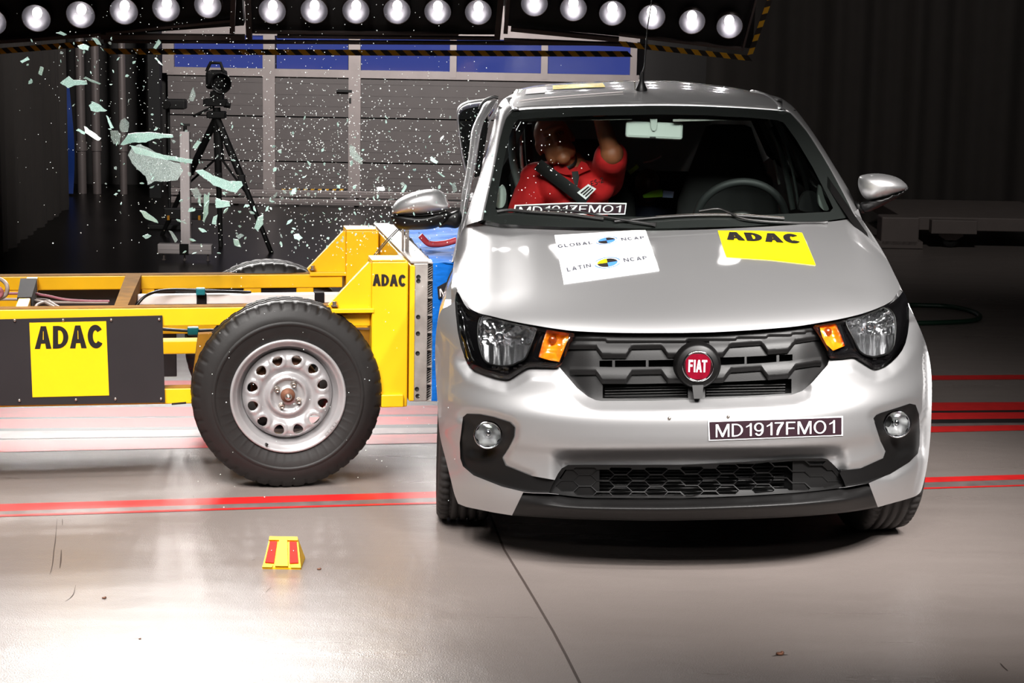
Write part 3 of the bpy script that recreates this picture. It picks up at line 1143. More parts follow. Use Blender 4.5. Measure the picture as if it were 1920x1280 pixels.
# diagonal post in front of the wheel
q = [TQ(372, 627, .1), TQ(404, 625, .1), TQ(392, 728, .1), TQ(359, 728, .1)]
part('axle_plate', MB().prism(q, TV * .05), M_YELW, trol)
# slanted cross tube between the beams
a0, a1 = TP(212, 580, VN)[0], TP(237, 580, VN)[0]
c0, c1 = TP(236, 517, VF)[0], TP(265, 517, VF)[0]
zz = zt_ - .004
m = MB().hexa([TW(a0, VN + .03, zz - .06), TW(a1, VN + .03, zz - .06), TW(c1, VF, zz - .06), TW(c0, VF, zz - .06),
               TW(a0, VN + .03, zz), TW(a1, VN + .03, zz), TW(c1, VF, zz), TW(c0, VF, zz)])
part('cross_tube', m, M_YELW, trol)
a0, a1 = TP(24, 580, VN)[0], TP(48, 580, VN)[0]
m = bar(MB(), a0, a1, VN + .06, VF, zt_ - .07, zt_ - .01)
ct = part('cross_tube', m, M_YEL, trol)
m = MB().hexa([TW(a0 - .004, .45, zt_ - .072), TW(a1 + .004, .45, zt_ - .072), TW(a1 - .0, .95, zt_ - .072), TW(a0 - .02, .95, zt_ - .072),
               TW(a0 - .004, .45, zt_ - .006), TW(a1 + .004, .45, zt_ - .006), TW(a1, .95, zt_ - .006), TW(a0 - .02, .95, zt_ - .006)])
part('tape_wrap', m, M_TAPE, ct, 'black tape wrapped round the tube')
# black side panel, screws, sticker
vp = VN - .012
qs = [TP(-220, 604, vp), TP(304.5, 591.5, vp), TP(309.5, 754.5, vp), TP(-216, 764, vp)]
m = MB().prism([TW(u, vp, z) for u, z in qs], TV * .008)
pn = part('side_panel', m, M_PANEL, trol, 'black side panel')
for (x, y) in ((27.5, 600.5), (118.5, 600), (208.5, 599.5), (298.5, 598.5), (36.5, 750.5), (142.5, 749), (216.5, 747.5), (302, 747.5)):
    p = TQ(x, y, vp)
    part('screw', MB().lathe([(.006, .0005), (.006, .0035), (.003, .0055), (0, .006)], p, -TV, TU, 12), M_STEEL, pn)
vs_ = vp - .002
sq = [(55, 605), (199, 602), (204.5, 741), (61, 744.5)]
m = MB().prism([TQ(x, y, vs_) for x, y in sq], TV * .0015)
part('sticker', m, M_STK, pn, 'square yellow sticker with black letters')
m = flatmb()
text(m, 'ADAC', [(66, 611.5), (193, 609), (195.5, 652), (65, 654)], lambda x, y: TQ(x, y, vs_ - .001), w=.235, gap=.06)
part('sticker_lettering', m, M_INK, pn)
part('decal_chip', MB().prism([TQ(322, 755.5, VN - .001), TQ(349, 753, VN - .001), TQ(349, 757, VN - .001), TQ(322, 759, VN - .001)], TV * .001), M_INK, bl_)

# white measuring tube with tape
z1, z2 = TP(500, 551, .72)[1], TP(500, 569, .72)[1]
u1, u2 = TP(258, 560, .72)[0], TP(640, 560, .72)[0]
wt = part('measuring_tube', bar(MB(), u1, u2, .72, .76, z2, z1), M_WHITE, trol, 'white square tube')
for x in (378, 599):
    u = TP(x, 560, .72)[0]
    part('tape_wrap', bar(MB(), u - .02, u + .02, .717, .763, z2 - .004, z1 + .003, 0), M_TAPE, wt, 'black tape')
# cables
m = MB().tube([TQ(x, y, v) for x, y, v in cr([(250, 585, .6), (258, 570, .6), (276, 553, .62), (310, 544, .68), (360, 543.5, .7), (408, 546, .7), (470, 548, .75)], 6)], .006, 8)
cb = part('cable', m, M_BLACK, trol, 'black cable')
m = MB().box(TQ(376, 546, .7), .036, .03, .028, TM, .004)
part('plug', m, M_TEAL, cb, 'teal plug')
m = MB().tube([TQ(x, y, v) for x, y, v in cr([(305, 617, .3), (335, 619, .3), (360, 620, .3), (400, 619, .3), (440, 622, .3)], 6)], .006, 8)
cb = part('cable', m, M_BLACK, trol, 'black cable')
part('plug', MB().box(TQ(362, 620, .3), .042, .03, .03, TM, .004), M_TEAL, cb, 'teal plug')
for pts, mt, lb, r in (([(-260, 552, .8), (30, 550, .8), (80, 553, .75), (120, 561, .7), (160, 564, .7), (205, 564.5, .7)], M_PINKC, 'pink cable', .0055),
                       ([(-260, 563, .8), (50, 561, .8), (100, 566, .7), (150, 567, .7), (203, 567, .7)], M_GREYC, 'grey cable', .0055),
                       ([(40, 562, .75), (75, 565, .6), (95, 572, .4), (110, 583, .25)], M_GREYC, 'grey cable', .006),
                       ([(66, 582, .4), (70, 571, .45), (90, 566, .5), (105, 573, .35), (122, 583, .25)], M_GREYC, 'grey cable', .006),
                       ([(-20, 520, .6), (2, 524, .55), (13, 535, .5), (12, 550, .5), (2, 558, .5), (-15, 560, .5)], M_GREYC, 'grey cable loop', .008),
                       ([(-20, 536, .5), (-3, 540, .45), (3, 548, .45), (-2, 556, .45), (-20, 556, .45)], M_PINKC, 'pink cable loop', .009)):
    part('cable', MB().tube([TQ(x, y, v) for x, y, v in cr(pts, 6)], r, 8), mt, trol, lb)

# ------------------------------------------------------------------ wheels
def trolley_wheel(v0, sgn, u0=0.0, name_detail=True):
    """v0 outer face, sgn +1 when the tyre reaches away from it towards +v"""
    p = TP(541, 742.5, 0)
    zc = .352
    c = TW(u0, v0, zc)
    A = TV * sgn
    RO, WT = .352, .205
    ro, rr = RO, .212
    prof = [(.012, rr + .0), (.002, rr + .03), (-.006, rr + .062), (-.004, rr + .092), (.006, RO - .034), (.007, RO - .03), (.013, RO - .020), (.022, RO - .008), (.030, RO - .003), (.040, RO), (.060, RO), (.064, RO - .007), (.072, RO - .007), (.076, RO + .001)]
    half = [(a, r) for a, r in prof]
    full = half + [(.090, RO + .001), (.094, RO - .007), (.111, RO - .007), (.115, RO + .001)] + [(WT - a, r) for a, r in half[::-1]]
    nb = 46
    segs = nb * 8

    def rf(k, th, r):
        a = full[k][0]
        a = min(a, WT - a)
        i = (th / (2 * PI) * nb) % 1
        if .010 < a < .042:
            if i < .13:
                return r - .0055
            j = ((i - .14) / .86 * 4) % 1
            if a < .025 and j < .25:
                return r - .0015
        elif .058 < a < .1:
            return r + (.001 if i < .5 else -.001)
        return r

    ty = MB().lathe(full, c, A, TU, segs, rf)
    w = part('wheel', ty, M_RUB, trol, 'large black ribbed tyre')
    # moulded ring on the side wall
    part('sidewall_ring', MB().lathe([(-.006, rr + .055), (-.009, rr + .06), (-.009, rr + .064), (-.006, rr + .07)], c, A, TU, 96), M_RUB, w)
    # rim: outer lip, then disc with twelve oval holes
    rim = MB().lathe([(.012, .2135), (.004, .2145), (.000, .210), (.002, .203), (.016, .199), (.020, .190), (.026, .186), (.050, .180), (.060, .172), (.07, .165), (.12, .165)], c, A, TU, 96)
    part('rim_lip', rim, M_RIMS, w, 'silver rim edge')

    def dprof(r):
        return lerp_tab([(0, .030), (.03, .030), (.034, .036), (.058, .036), (.062, .024), (.070, .022), (.078, .034), (.088, .046), (.11, .032), (.135, .030), (.152, .036), (.166, .060)], r) - .004

    N = TU
    Vv = Vector((0, 0, 1))

    def f(x, y):
        r = math.hypot(x, y)
        a = dprof(r)
        # dished rim round each hole
        dmin = min(math.hypot(x - .1335 * math.cos(t), y - .1335 * math.sin(t)) for t in hts)
        a -= .006 * math.exp(-((dmin - .025) / .006) ** 2)
        return c + N * x + Vv * y + A * a

    hts = [2 * PI * (i + .5) / 12 + .02 for i in range(12)]
    holes = []
    for t in hts:
        h = []
        for k in range(20):
            al = 2 * PI * k / 20
            rx = .0185 * math.cos(al)
            tx = .0185 * math.sin(al)
            rx *= 1.05
            tx *= 1 + .28 * math.cos(al)
            h.append((.1335 * math.cos(t) + rx * math.cos(t) - tx * math.sin(t), .1335 * math.sin(t) + rx * math.sin(t) + tx * math.cos(t)))
        holes.append(h)
    disc = MB()
    panel(disc, [(.1665 * math.cos(2 * PI * k / 72), .1665 * math.sin(2 * PI * k / 72)) for k in range(72)], f, .0065, holes, rim=A * .012)
    part('rim_disc', disc, M_RIMS, w, 'silver disc with twelve oval holes')
    part('brake_drum', MB().lathe([(.075, .001), (.075, .10), (.08, .125), (.16, .13)], c, A, TU, 48), M_RUST, w)
    hub = MB().lathe([(-.012, .0005), (-.011, .008), (-.004, .014), (.006, .016), (.008, .024), (.03, .028)], c, A, TU, 32)
    part('hub_cap', hub, M_RUST, w, 'rusty hub with a bright centre')
    part('hub_nut', MB().lathe([(-.016, .0005), (-.013, .008), (-.006, .013)], c, A, TU, 24), M_STEEL, w)
    for k in range(4):
        t = rad(61 + 90 * k)
        b = c + N * (.0455 * math.cos(t)) + Vv * (.0455 * math.sin(t)) + A * .032
        bo = MB().lathe([(-.016, .002), (-.016, .0045), (-.02, .0055), (-.02, .0085), (-.004, .009), (0, .013)], b, A, TU, 14)
        part('wheel_bolt', bo, M_STEEL, w)
    vt = c + N * -.083 + Vv * -.178 + A * .004
    part('valve', MB().tube([vt, vt - A * .012 + N * .004], .005, 8), M_BLACK, w)
    m = MB()
    for k in range(5):
        a0, a1 = rad(-47 + k * 4.2), rad(-47 + k * 4.2 + 3.6)
        m.prism([c + A * .0005 + N * (r * math.cos(t)) + Vv * (r * math.sin(t)) for r, t in ((.196, a0), (.196, a1), (.206, a1), (.206, a0))], A * -.004)
    part('balance_weight', m, M_RIMS, w)
    return w


trolley_wheel(0, 1)
trolley_wheel(1.24, -1)
part('axle', MB().tube([TW(0, .08, .352), TW(0, 1.16, .352)], .03, 16), M_BLACKM, trol)

# ------------------------------------------------------------------ barrier carrier
def post(v, zt, label):
    """yellow box column with its gusset; v = near face"""
    global_z0 = TP(700, 764, .05)[1]
    ua, ub = TP(697, 600, .05)[0], TP(765, 600, .05)[0]
    m = MB()
    bar(m, ua, ub, v, v + .14, global_z0, zt, .006)
    bar(m, ua, ub - .01, v + .0, v + .13, zt, zt + .006, .002)
    o = part('column', m, M_YEL, trol, label)
    return ua, ub, o


zpt = TP(730, 490, .05)[1]
ua, ub, col1 = post(.05, zpt, 'yellow column with black letters')
ua, ub, col2 = post(1.0, zpt, 'plain yellow column')
for v in (.075, 1.04):
    # gusset plate with flange
    pts = [TP(x, y, .075) for x, y in ((697, 494), (697, 577), (620, 577), (616, 572), (692, 492))]
    g = MB().prism([TW(u, v, z) for u, z in pts], TV * .03)
    part('gusset', g, M_YEL, trol)
    a, b = TP(620, 577, .075), TP(700, 584, .075)
    part('flange', bar(MB(), a[0], b[0], v - .03, v + .11, b[1], a[1], .002), M_YEL, trol)
    p = TW(TP(627, 573, .075)[0], v - .01, TP(627, 575, .075)[1] + .004)
    part('bolt', MB().tube([p, p + Vector((0, 0, .018))], .009, 6).tube([p, p + Vector((0, 0, .004))], .014, 12), M_STEEL, trol)
z1, z2 = TP(640, 587, .1)[1], TP(640, 611, .1)[1]
part('spacer_beam', bar(MB(), TP(600, 600, .1)[0], TP(694, 600, .1)[0], .09, .15, z2, z1), M_YEL, trol)
m = MB().prism([TQ(668, 618, .12), TQ(698, 618, .12), TQ(698, 650, .12), TQ(690, 645, .12)], TV * .05)
part('brace', m, M_YELW, trol)
# lower part of the column standing forward
part('column_foot', bar(MB(), TP(715, 740, .03)[0], TP(757, 740, .03)[0], .03, .15, TP(720, 764, .03)[1], TP(720, 740, .03)[1]), M_YEL, trol)
# lettering
m = flatmb()
text(m, 'ADAC', [(698.5, 513.5), (762, 515), (762, 537), (698.5, 535.5)], lambda x, y: TQ(x, y, .0475), w=.26, gap=.05)
part('lettering', m, M_INK, col1)
# yellow cross plate between columns, seen edge on, and its sloping top
up = TP(768, 600, .05)[0]
part('back_plate', bar(MB(), up, up + .025, .05, 1.27, TP(770, 752, .05)[1], TP(770, 497, .05)[1] + .0), M_YEL, trol, 'yellow plate behind the barrier face')
m = flatmb()
c = TW(up + .0, .1, TP(772, 527, .05)[1])
# galvanised face plate
ga, gb = TP(775, 600, .05)[0], TP(802, 600, .05)[0]
zg1, zg2 = TP(788, 493.5, .05)[1], TP(788, 752.5, .05)[1]
gp = part('face_plate', bar(MB(), ga, gb, .05, 1.27, zg2, zg1, .004), M_GALV, trol, 'galvanised plate with bolt holes')
for (x, y) in ((784.5, 519), (784.5, 526.5), (784, 594), (783.5, 625), (783, 662), (781.5, 729), (783, 742)):
    p = TQ(x, y, .0495)
    part('bolt_hole', MB().lathe([(.0, .0002), (.0, .006), (.0012, .0065), (.0015, .008), (0, .0085)], p, -TV, TU, 14), M_BLACKM, gp)
# aluminium honeycomb core, ventilated edge
gc = TP(811, 600, .05)[0]
m = MB()
nz_ = 9
for i in range(nz_):
    z = zg2 + (zg1 - zg2) * i / (nz_ - 1)
    bar(m, gb, gc, .055, 1.26, z - .002, z + .002, 0)
part('honeycomb_core', m, M_GALV, trol)
m = MB()
for i in range(nz_ - 1):
    z0_, z1_ = zg2 + (zg1 - zg2) * i / (nz_ - 1), zg2 + (zg1 - zg2) * (i + 1) / (nz_ - 1)
    for k in range(7):
        zz0 = z0_ + (z1_ - z0_) * k / 7
        m.prism([TW(gb, .075, zz0), TW(gc, .075, zz0 + .012), TW(gc, .075, zz0 + .015), TW(gb, .075, zz0 + .004)], TV * .05)
part('core_mesh', m, M_GALV, trol, kind=None)
part('core_backing', bar(MB(), gb, gc - .002, .13, 1.25, zg2, zg1, 0), M_BLACKM, trol)
# crumpled blue face pressed into the car
random.seed(5)
rows = []
zs = np.linspace(zg2, zg1 + .0, 26)
us = np.linspace(0, 1, 12)
for k, z in enumerate(zs):
    row = []
    dpth = lerp_tab([(.05, .10), (.35, .15), (.6, .16), (.85, .19)], z)
    for u in us:
        w = noise.noise(Vector((u * 3, z * 16, 1.3))) * .03 * u + noise.noise(Vector((u * 7, z * 40, 4))) * .008
        row.append(TW(gc + u * dpth + .0, .052 + .06 * u * (1 if z > .4 else .6) + w, z + noise.noise(Vector((u * 4, z * 9, 8))) * .02 * u))
    rows.append(row)
m = MB().grid(rows)
# top face
top = [[TW(gc + u * .24, .05 + v * 1.2, zg1 - .002 + .03 * v + noise.noise(Vector((u * 1.2, v * 13, 2))) * .016 + .005 * noise.noise(Vector((u * 2, v * 45, 5)))) for u in us] for v in np.linspace(0, 1, 60)]
top[0] = rows[-1]
m.grid(top)
bf = part('barrier_face', m, M_BLUE, trol, 'crumpled blue honeycomb barrier face')
# bumper element strip low on the face and label panel
m = MB()
lab = [TQ(x, y, .05) for x, y in ((820, 538), (846, 524), (850, 551), (822, 560))]
part('label_plate', MB().prism(lab, TV * .004), M_INK, bf, 'black label plate')
m = flatmb()
text(m, 'MD', [(824, 542), (850, 529), (852, 547), (825, 556)], lambda x, y: TQ(x, y, .048), w=.13)
part('label_lettering', m, M_WHITE, bf)
m = MB().tube([TQ(x, y, .4) for x, y in cr([(788, 441), (795, 449), (803, 456), (815, 458), (835, 456), (856, 450)], 5)], .013, 8, flat=.5)
part('red_strap', m, mat('red_tape', (176, 48, 58), rough=.5), bf, 'red strip on the blue face')
# top clamp plate and upright by the mirror
m = MB()
qa = [TW(ga - .012, .05, zg1 + .001), TW(gb, .05, zg1 + .001), TW(gb, 1.27, zg1 + .001), TW(ga - .012, 1.27, zg1 + .001)]
m.prism(qa, (0, 0, .006))
part('top_plate', m, M_GALV, trol, 'bright top plate')
a = TQ(763, 470, .35)
m = MB().box(a + Vector((0, 0, .045)), .014, .014, .13, TM).box(a + Vector((-.016, 0, .045)), .008, .01, .11, TM)
part('upright_bracket', m, M_GALV, trol)
m = MB().box(a + Vector((.015, -.02, -.02)), .09, .1, .02, TM, .004)
part('sensor_block', m, M_WHITE, trol, 'white sensor block')
# thin wires from the mirror end down to the frame
for d in (0, 4):
    m = MB().tube([TQ(x, y, v) for x, y, v in cr([(744 + d, 430, .3), (720 + d, 455, .28), (690 + d, 492, .25), (660 + d, 525, .2), (636 + d, 549, .2)], 4)], .0022, 6)
    part('wire', m, M_BLACK, trol)

# ------------------------------------------------------------------ floor marker
mk = GZ(528, 1067)
fm_ = thing('floor_marker', 'small yellow floor marker with two red reflectors in front of the trolley', 'marker', (mk.x, mk.y, 0))
M_MKY = mat('marker_yellow', (246, 192, 14), rough=.5, spec=.3, var=.03)
M_MKR = mat('marker_red', (196, 30, 14), rough=.55, spec=.15, var=.08, bump=.2, bscale=300)
sc = mk.y / FPX
wb2, wt2, dp, hh = 75 * sc / 2, 55 * sc / 2, .085, .088
cx_, cy_ = mk.x, mk.y
Z = Vector((0, 0, 1))
def mkp(x, s, lift=0.0):
    """x in -1..1 across, s 0 front bottom .. 1 top back on the sloping face"""
    w = wb2 + (wt2 - wb2) * s
    return Vector((cx_ + x * w, cy_ + dp * .72 * s - lift * .6, .006 + (hh - .006) * s + lift * .8))
m = MB()
pr = [mkp(-1, 0), mkp(1, 0), mkp(1, 1), mkp(-1, 1)]
bk = [Vector((cx_ + wb2, cy_ + dp * 1.5, .004)), Vector((cx_ - wb2, cy_ + dp * 1.5, .004))]
m.add(pr + bk + [Vector((cx_ - wb2, cy_, 0)), Vector((cx_ + wb2, cy_, 0)), Vector((cx_ + wb2, cy_ + dp * 1.5, 0)), Vector((cx_ - wb2, cy_ + dp * 1.5, 0))],
      [(0, 1, 2, 3), (3, 2, 4, 5), (1, 4, 2), (0, 3, 5), (6, 7, 1, 0), (7, 8, 4, 1), (6, 0, 5, 9), (8, 9, 5, 4)], False)
part('body', m, M_MKY, fm_)
m = MB()
m.prism([mkp(-.34, .02), mkp(.34, .02), mkp(.26, .95), mkp(-.26, .95)], (0, -.008, .006))
m.prism([mkp(-.98, .88), mkp(.98, .88), mkp(1, 1.0), mkp(-1, 1.0)], (0, -.006, .006))
for s in (-1, 1):
    m.prism([mkp(s * .5, -.02), mkp(s * 1.0, -.02), mkp(s * .97, .1), mkp(s * .44, .06)], (0, -.004, .004))
part('rib', m, M_MKY, fm_)
for s in (-1, 1):
    m = MB().prism([mkp(s * .42, .12, .002), mkp(s * .9, .14, .002), mkp(s * .9, .84, .002), mkp(s * .42, .84, .002)], (0, -.003, .003))
    r_ = part('reflector', m, M_MKR, fm_, 'red reflector')
    q = mkp(s * .66, .52, .006)
    part('screw', MB().ball(q, .003), M_STEEL, r_)
for i, (x, y, r, lb) in enumerate(((195, 1122, .007, 'brown fragment on the pale floor near the long dark scratches'), (598, 1068, .007, 'brown fragment on the floor beside the yellow marker'),
                                   (262, 1198, .004, 'tiny reddish fragment on the brightest floor patch'), (1462, 1228, .012, 'dark flat fragment on the floor in front of the car'))):
    p = GZ(x, y)
    m = MB().ball((p.x, p.y, r * .4), r, r * .7, r * .4, seg=7, rings=5)
    m.ball((p.x + r * .6, p.y + r * .3, r * .5), r * .5, r * .6, r * .5, seg=6, rings=4)
    solo('fragment', m, M_RUST, lb, 'fragment')
# ================================================================== SILVER CAR
XC, YN, KR = .572, 6.10, .036        # middle of the car, nose depth, lean towards the barrier
M_SIL = mat('silver_paint', (200, 199, 200), rough=.45, metal=.88, var=.012, vscale=2, coat=.8)
M_TRIM = mat('dark_grey_plastic', (16, 15, 15), rough=.45, var=.08, vscale=30, bump=.06, bscale=400, spec=.32)
M_TRIMD = mat('black_trim', (11, 10, 10), rough=.42, var=.1, spec=.35)
M_GLOSSK = mat('gloss_black', (10, 9, 10), rough=.08, var=.1, coat=.6)
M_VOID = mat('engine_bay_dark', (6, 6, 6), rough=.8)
M_CHROME = mat('chrome', (235, 235, 238), rough=.1, metal=1, var=.02)
M_REFL = mat('lamp_chrome', (215, 215, 220), rough=.14, metal=1, var=.03, bump=.7, bscale=26)
M_FACET = mat('flute_chrome', (240, 240, 242), rough=.18, metal=1, var=.02)
M_FOGR = mat('fog_reflector', (240, 240, 240), rough=.32, metal=.9, var=.02)
M_AMBER = mat('amber_lens', (226, 120, 14), rough=.15, var=.25, vscale=40, coat=.5, bump=.3, bscale=120)
M_AMBD = mat('amber_bulb', (120, 46, 8), rough=.1, coat=1)
M_RED = mat('badge_red', (112, 6, 28), rough=.25, var=.15, vscale=60, coat=.8)
M_CLEAR = glass_mat('clear_lens', (.97, .98, .98), .06)
M_WIND = glass_mat('windscreen_glass', (.86, .93, .90), .045)
M_DARKGL = glass_mat('tinted_glass', (.05, .06, .06), .06)
M_TREAD = mat('car_tyre', (34, 31, 30), rough=.62, var=.12, vscale=20)
M_PLATEW = mat('white_film', (240, 238, 240), rough=.4, var=.01)
M_PLATEK = mat('number_film', (42, 24, 32), rough=.4, var=.04)
M_STKW = mat('sticker_white', (246, 244, 246), rough=.4, var=.01)
M_LOGOB = mat('logo_blue', (70, 130, 220), rough=.4)
M_LOGOG = mat('logo_grey', (70, 72, 82), rough=.4)
M_STKY = mat('bonnet_yellow', (255, 232, 0), rough=.35, var=.02)

car = thing('car', 'silver hatchback struck on its side by the yellow trolley', 'car', (XC, 7.6, 0))

# front surface of the car: Y = profile(z) + plan curve(x)
PROF = Spline([(.10, 6.22), (.18, 6.165), (.26, 6.13), (.34, 6.135), (.40, 6.13), (.445, 6.105), (.50, 6.10), (.545, 6.105), (.60, 6.135), (.68, 6.16), (.76, 6.19), (.84, 6.25), (.92, 6.34), (1.1, 6.6)])


def gplan(a):
    a = abs(a)
    c = min(a, .838)
    q = (c / .86) ** 4
    return .22 * c * c + .5 * (1 - math.sqrt(1 - q)) + max(0, a - .838) * 4.0


def loc(p):
    return (p.x - XC) + KR * (p.z - .3), p.z - KR * (p.x - XC)


def solve(h, a, b, n):
    """first sign change of h from positive (in front of the surface) to negative"""
    prev, pv = a, h(a)
    best, bv = a, abs(pv)
    for i in range(1, n + 1):
        y = a + (b - a) * i / n
        v = h(y)
        if abs(v) < bv:
            best, bv = y, abs(v)
        if pv > 0 and v <= 0:
            lo, hi = prev, y
            for _ in range(13):
                mid = (lo + hi) / 2
                if h(mid) > 0:
                    lo = mid
                else:
                    hi = mid
            return (lo + hi) / 2
        prev, pv = y, v
    # no clear crossing: look closer at the nearest approach (grazing rays)
    st = (b - a) / n
    lo, hi = best - st, best + st
    for _ in range(18):
        m1, m2 = lo + (hi - lo) * .382, lo + (hi - lo) * .618
        if h(m1) < h(m2):
            hi = m2
        else:
            lo = m1
    best = (lo + hi) / 2
    if h(best) < 0 and h(best - st) > 0:
        lo, hi = best - st, best
        for _ in range(13):
            mid = (lo + hi) / 2
            if h(mid) > 0:
                lo = mid
            else:
                hi = mid
        best = lo
    return best


def frontY(px, py):
    d = ray(px, py)
    d = d / d.y

    def h(Y):
        p = CAM + d * Y
        xl, zl = loc(p)
        return PROF(zl) + gplan(xl) - Y
    a, b, k = solve(h, 5.95, 7.2, 16), Spline([(560, 6.82), (640, 6.70), (720, 6.59), (820, 6.565), (1000, 6.56)])(py), .018
    return -k * math.log(math.exp(-(a - 6.5) / k) + math.exp(-(b - 6.5) / k)) + 6.5


def FR(px, py, off=0.0):
    return W(px, py, frontY(px, py) + off)


# bonnet: heightfield
HOODP = Spline([(6.10, .66), (6.165, .745), (6.195, .79), (6.24, .826), (6.31, .857), (6.40, .884), (6.60, .930), (6.80, .971), (7.0, 1.012), (7.3, 1.07)])


def hood_z(x, Y):
    a = abs(x)
    g = gplan(a) * (1 - .72 * smooth((Y - 6.35) / .6))
    # shallow raised middle
    dome = .008 * (smooth((.60 - a) / .14) - 1) * smooth((Y - 6.35) / .2)
    drop = .05 * max(0.0, (a - .62) / .14) ** 2
    return HOODP(Y - g) + dome - drop


def hoodY(px, py):
    d = ray(px, py)
    d = d / d.y

    def h(Y):
        p = CAM + d * Y
        xl, zl = loc(p)
        return zl - hood_z(xl, Y)
    return min(solve(h, 6.05, 7.45, 20), 7.3)


def HD(px, py, off=0.0):
    return W(px, py, hoodY(px, py) + off)


# windscreen plane with a little curvature
def wind_z(x, Y):
    return 1.035 + (Y - 7.03 - .30 * x * x) * .50 - .02 * max(0, Y - 7.03 - .3 * x * x)


def windY(px, py):
    d = ray(px, py)
    d = d / d.y

    def h(Y):
        p = CAM + d * Y
        return p.z - wind_z(p.x - .565, Y)
    return solve(h, 6.8, 8.4, 16)


def WS(px, py, off=0.0):
    return W(px, py, windY(px, py) + off)


# ------------------------------------------------------------------ traced outlines (image frame)
HOOD_FRONT = [(857, 541), (864, 557), (876, 574), (896, 586), (920, 592), (961, 602), (1010, 611), (1046, 616.5), (1082, 620.5), (1155, 623.5), (1240, 624), (1321, 623), (1402, 619), (1484, 612.5), (1532, 605.5), (1578.6, 597), (1619, 587), (1660, 571), (1684, 553.5), (1688, 545)]
HOOD_R = [(1688, 545), (1685, 530), (1673, 506), (1663, 485), (1650, 462), (1638, 443), (1630, 431), (1613, 407)]
HOOD_REAR = [(1613, 407), (1580, 412.5), (1550, 416), (1500, 420.5), (1450, 424), (1380, 427.5), (1300, 431), (1193, 432), (1100, 432.5), (1060, 431.5), (990, 429), (940, 426), (905, 421), (893, 414)]
HOOD_L = [(893, 414), (885, 440), (877, 470), (867, 505), (857, 541)]
hood_outline = cr(HOOD_FRONT, 5) + cr(HOOD_R, 4)[1:] + cr(HOOD_REAR, 4)[1:] + cr(HOOD_L, 4)[1:-1]

GRILLE = [(1077, 625), (1155, 628), (1240, 628.5), (1321, 627.5), (1402, 623), (1484, 616.5), (1523, 610.5), (1535, 629), (1551, 657), (1555, 674), (1551.5, 684), (1524, 716), (1504, 733), (1484, 740), (1430, 743.5), (1316, 748.5), (1220, 751), (1128, 751.5), (1117, 750), (1102, 743), (1082, 727), (1051, 691), (1050, 685), (1058, 671), (1072, 637)]
HL_L = [(857, 546), (866, 561), (876, 577), (896, 589.5), (920, 595), (961, 605), (1010, 614), (1046, 619.5), (1077, 625), (1072, 640), (1058, 671), (1049, 688), (1030, 689), (997, 688.5), (985, 691.5), (961, 707), (949, 711.5), (925, 707), (888, 693.5), (874, 677), (864, 649), (858, 620), (854.5, 588), (853, 564)]
HL_R = [(1523, 610.5), (1532, 608.5), (1578, 600), (1619, 590.5), (1660, 575), (1685, 557), (1692, 547), (1698, 553), (1704, 574), (1704.5, 606), (1698, 643), (1684, 667), (1662, 685.5), (1643, 692), (1633, 688.5), (1609, 673.5), (1600, 669.5), (1557, 673), (1551, 657), (1535, 629)]
FOG_L = [(868, 782), (875, 776), (900, 777), (925, 782), (956, 792), (965, 801), (963.5, 818), (954, 838), (941, 857), (948, 873), (994, 891.5), (1040, 899.5), (1034, 912), (1029, 925), (1000, 924.5), (981, 922.5), (941, 912), (888, 891), (868, 874), (863, 859), (862, 830)]
FOG_R = [(1638, 784), (1643, 778), (1652, 774), (1687, 763), (1706, 756.5), (1717, 759), (1723, 776), (1725, 811), (1724, 835), (1721, 850), (1705, 866), (1669, 888), (1629, 905.5), (1586, 914), (1582, 902), (1575, 888), (1577, 882.5), (1614, 878), (1656, 859), (1661, 845), (1652, 826), (1641, 793)]
LOWG = [(1065, 872), (1100, 871.5), (1280, 871.5), (1400, 866), (1478, 861), (1542, 859), (1552, 861), (1560, 868), (1575, 888), (1582, 902), (1586, 913), (1540, 919), (1492, 923.5), (1400, 929), (1280, 933.5), (1100, 933), (1029, 925), (1036, 908), (1046, 888), (1053, 878)]
# silhouette of the bumper and fenders
SIL_L = [(853, 564), (846, 570), (838, 575), (827, 582), (819, 612), (816, 653), (817, 700), (820, 750), (823, 800), (827, 827), (836, 862), (845, 898), (852, 926), (859, 944)]
BOT_L = [(859, 944), (874, 950), (923, 960), (960, 966), (981, 923)]
SIL_R = [(1646, 950.5), (1669, 944), (1708, 933), (1722, 926), (1729, 915), (1737, 880), (1742, 845), (1745.5, 800), (1747, 740), (1745, 690), (1738, 652), (1728, 623), (1713, 590), (1704, 574)]
BUMPER = (SIL_L[0:1] + cr(SIL_L, 4)[1:] + BOT_L[1:] + [(1029, 925), (1100, 933), (1280, 933.5), (1400, 929), (1492, 923.5), (1586, 913.5), (1629, 905.5)]
          + cr(SIL_R, 4) + [(1698, 553), (1692, 547), (1688, 545)])
CUT = segs_of(dens(GRILLE + [], 6))
opening_segs = segs_of(HL_L[9:24], False)
seg_cham = np.vstack([segs_of(GRILLE[12:24], False), segs_of(HL_L[11:20], False), segs_of(HL_R[9:19], False)])
seg_fl, seg_fr = segs_of(FOG_L[:11], False), segs_of(FOG_R[:12] + FOG_R[16:], False)


def bumper_off(px, py):
    o = 0.0
    if 600 < py < 800:
        d = polydist(px, py, seg_cham)
        # flat chamfer stepping back into the grille and lamp openings, with a crease at its outer edge
        if d < 24:
            o += .030 * (1 - d / 22) if d < 20 else .030 * (24 - d) ** 2 / 176
    if py > 740:
        for sgs in (seg_fl, seg_fr):
            d = polydist(px, py, sgs)
            if d < 14:
                o += .016 * (1 - smooth(d / 13))
    # hollow above the lower grille
    t = (px - 1312) / 268
    top = 836 - 4 * t
    if py > top and abs(t) < 1.1:
        o += .042 * smooth((py - top) / 26) * smooth((1.06 - abs(t)) / .13)
    return o


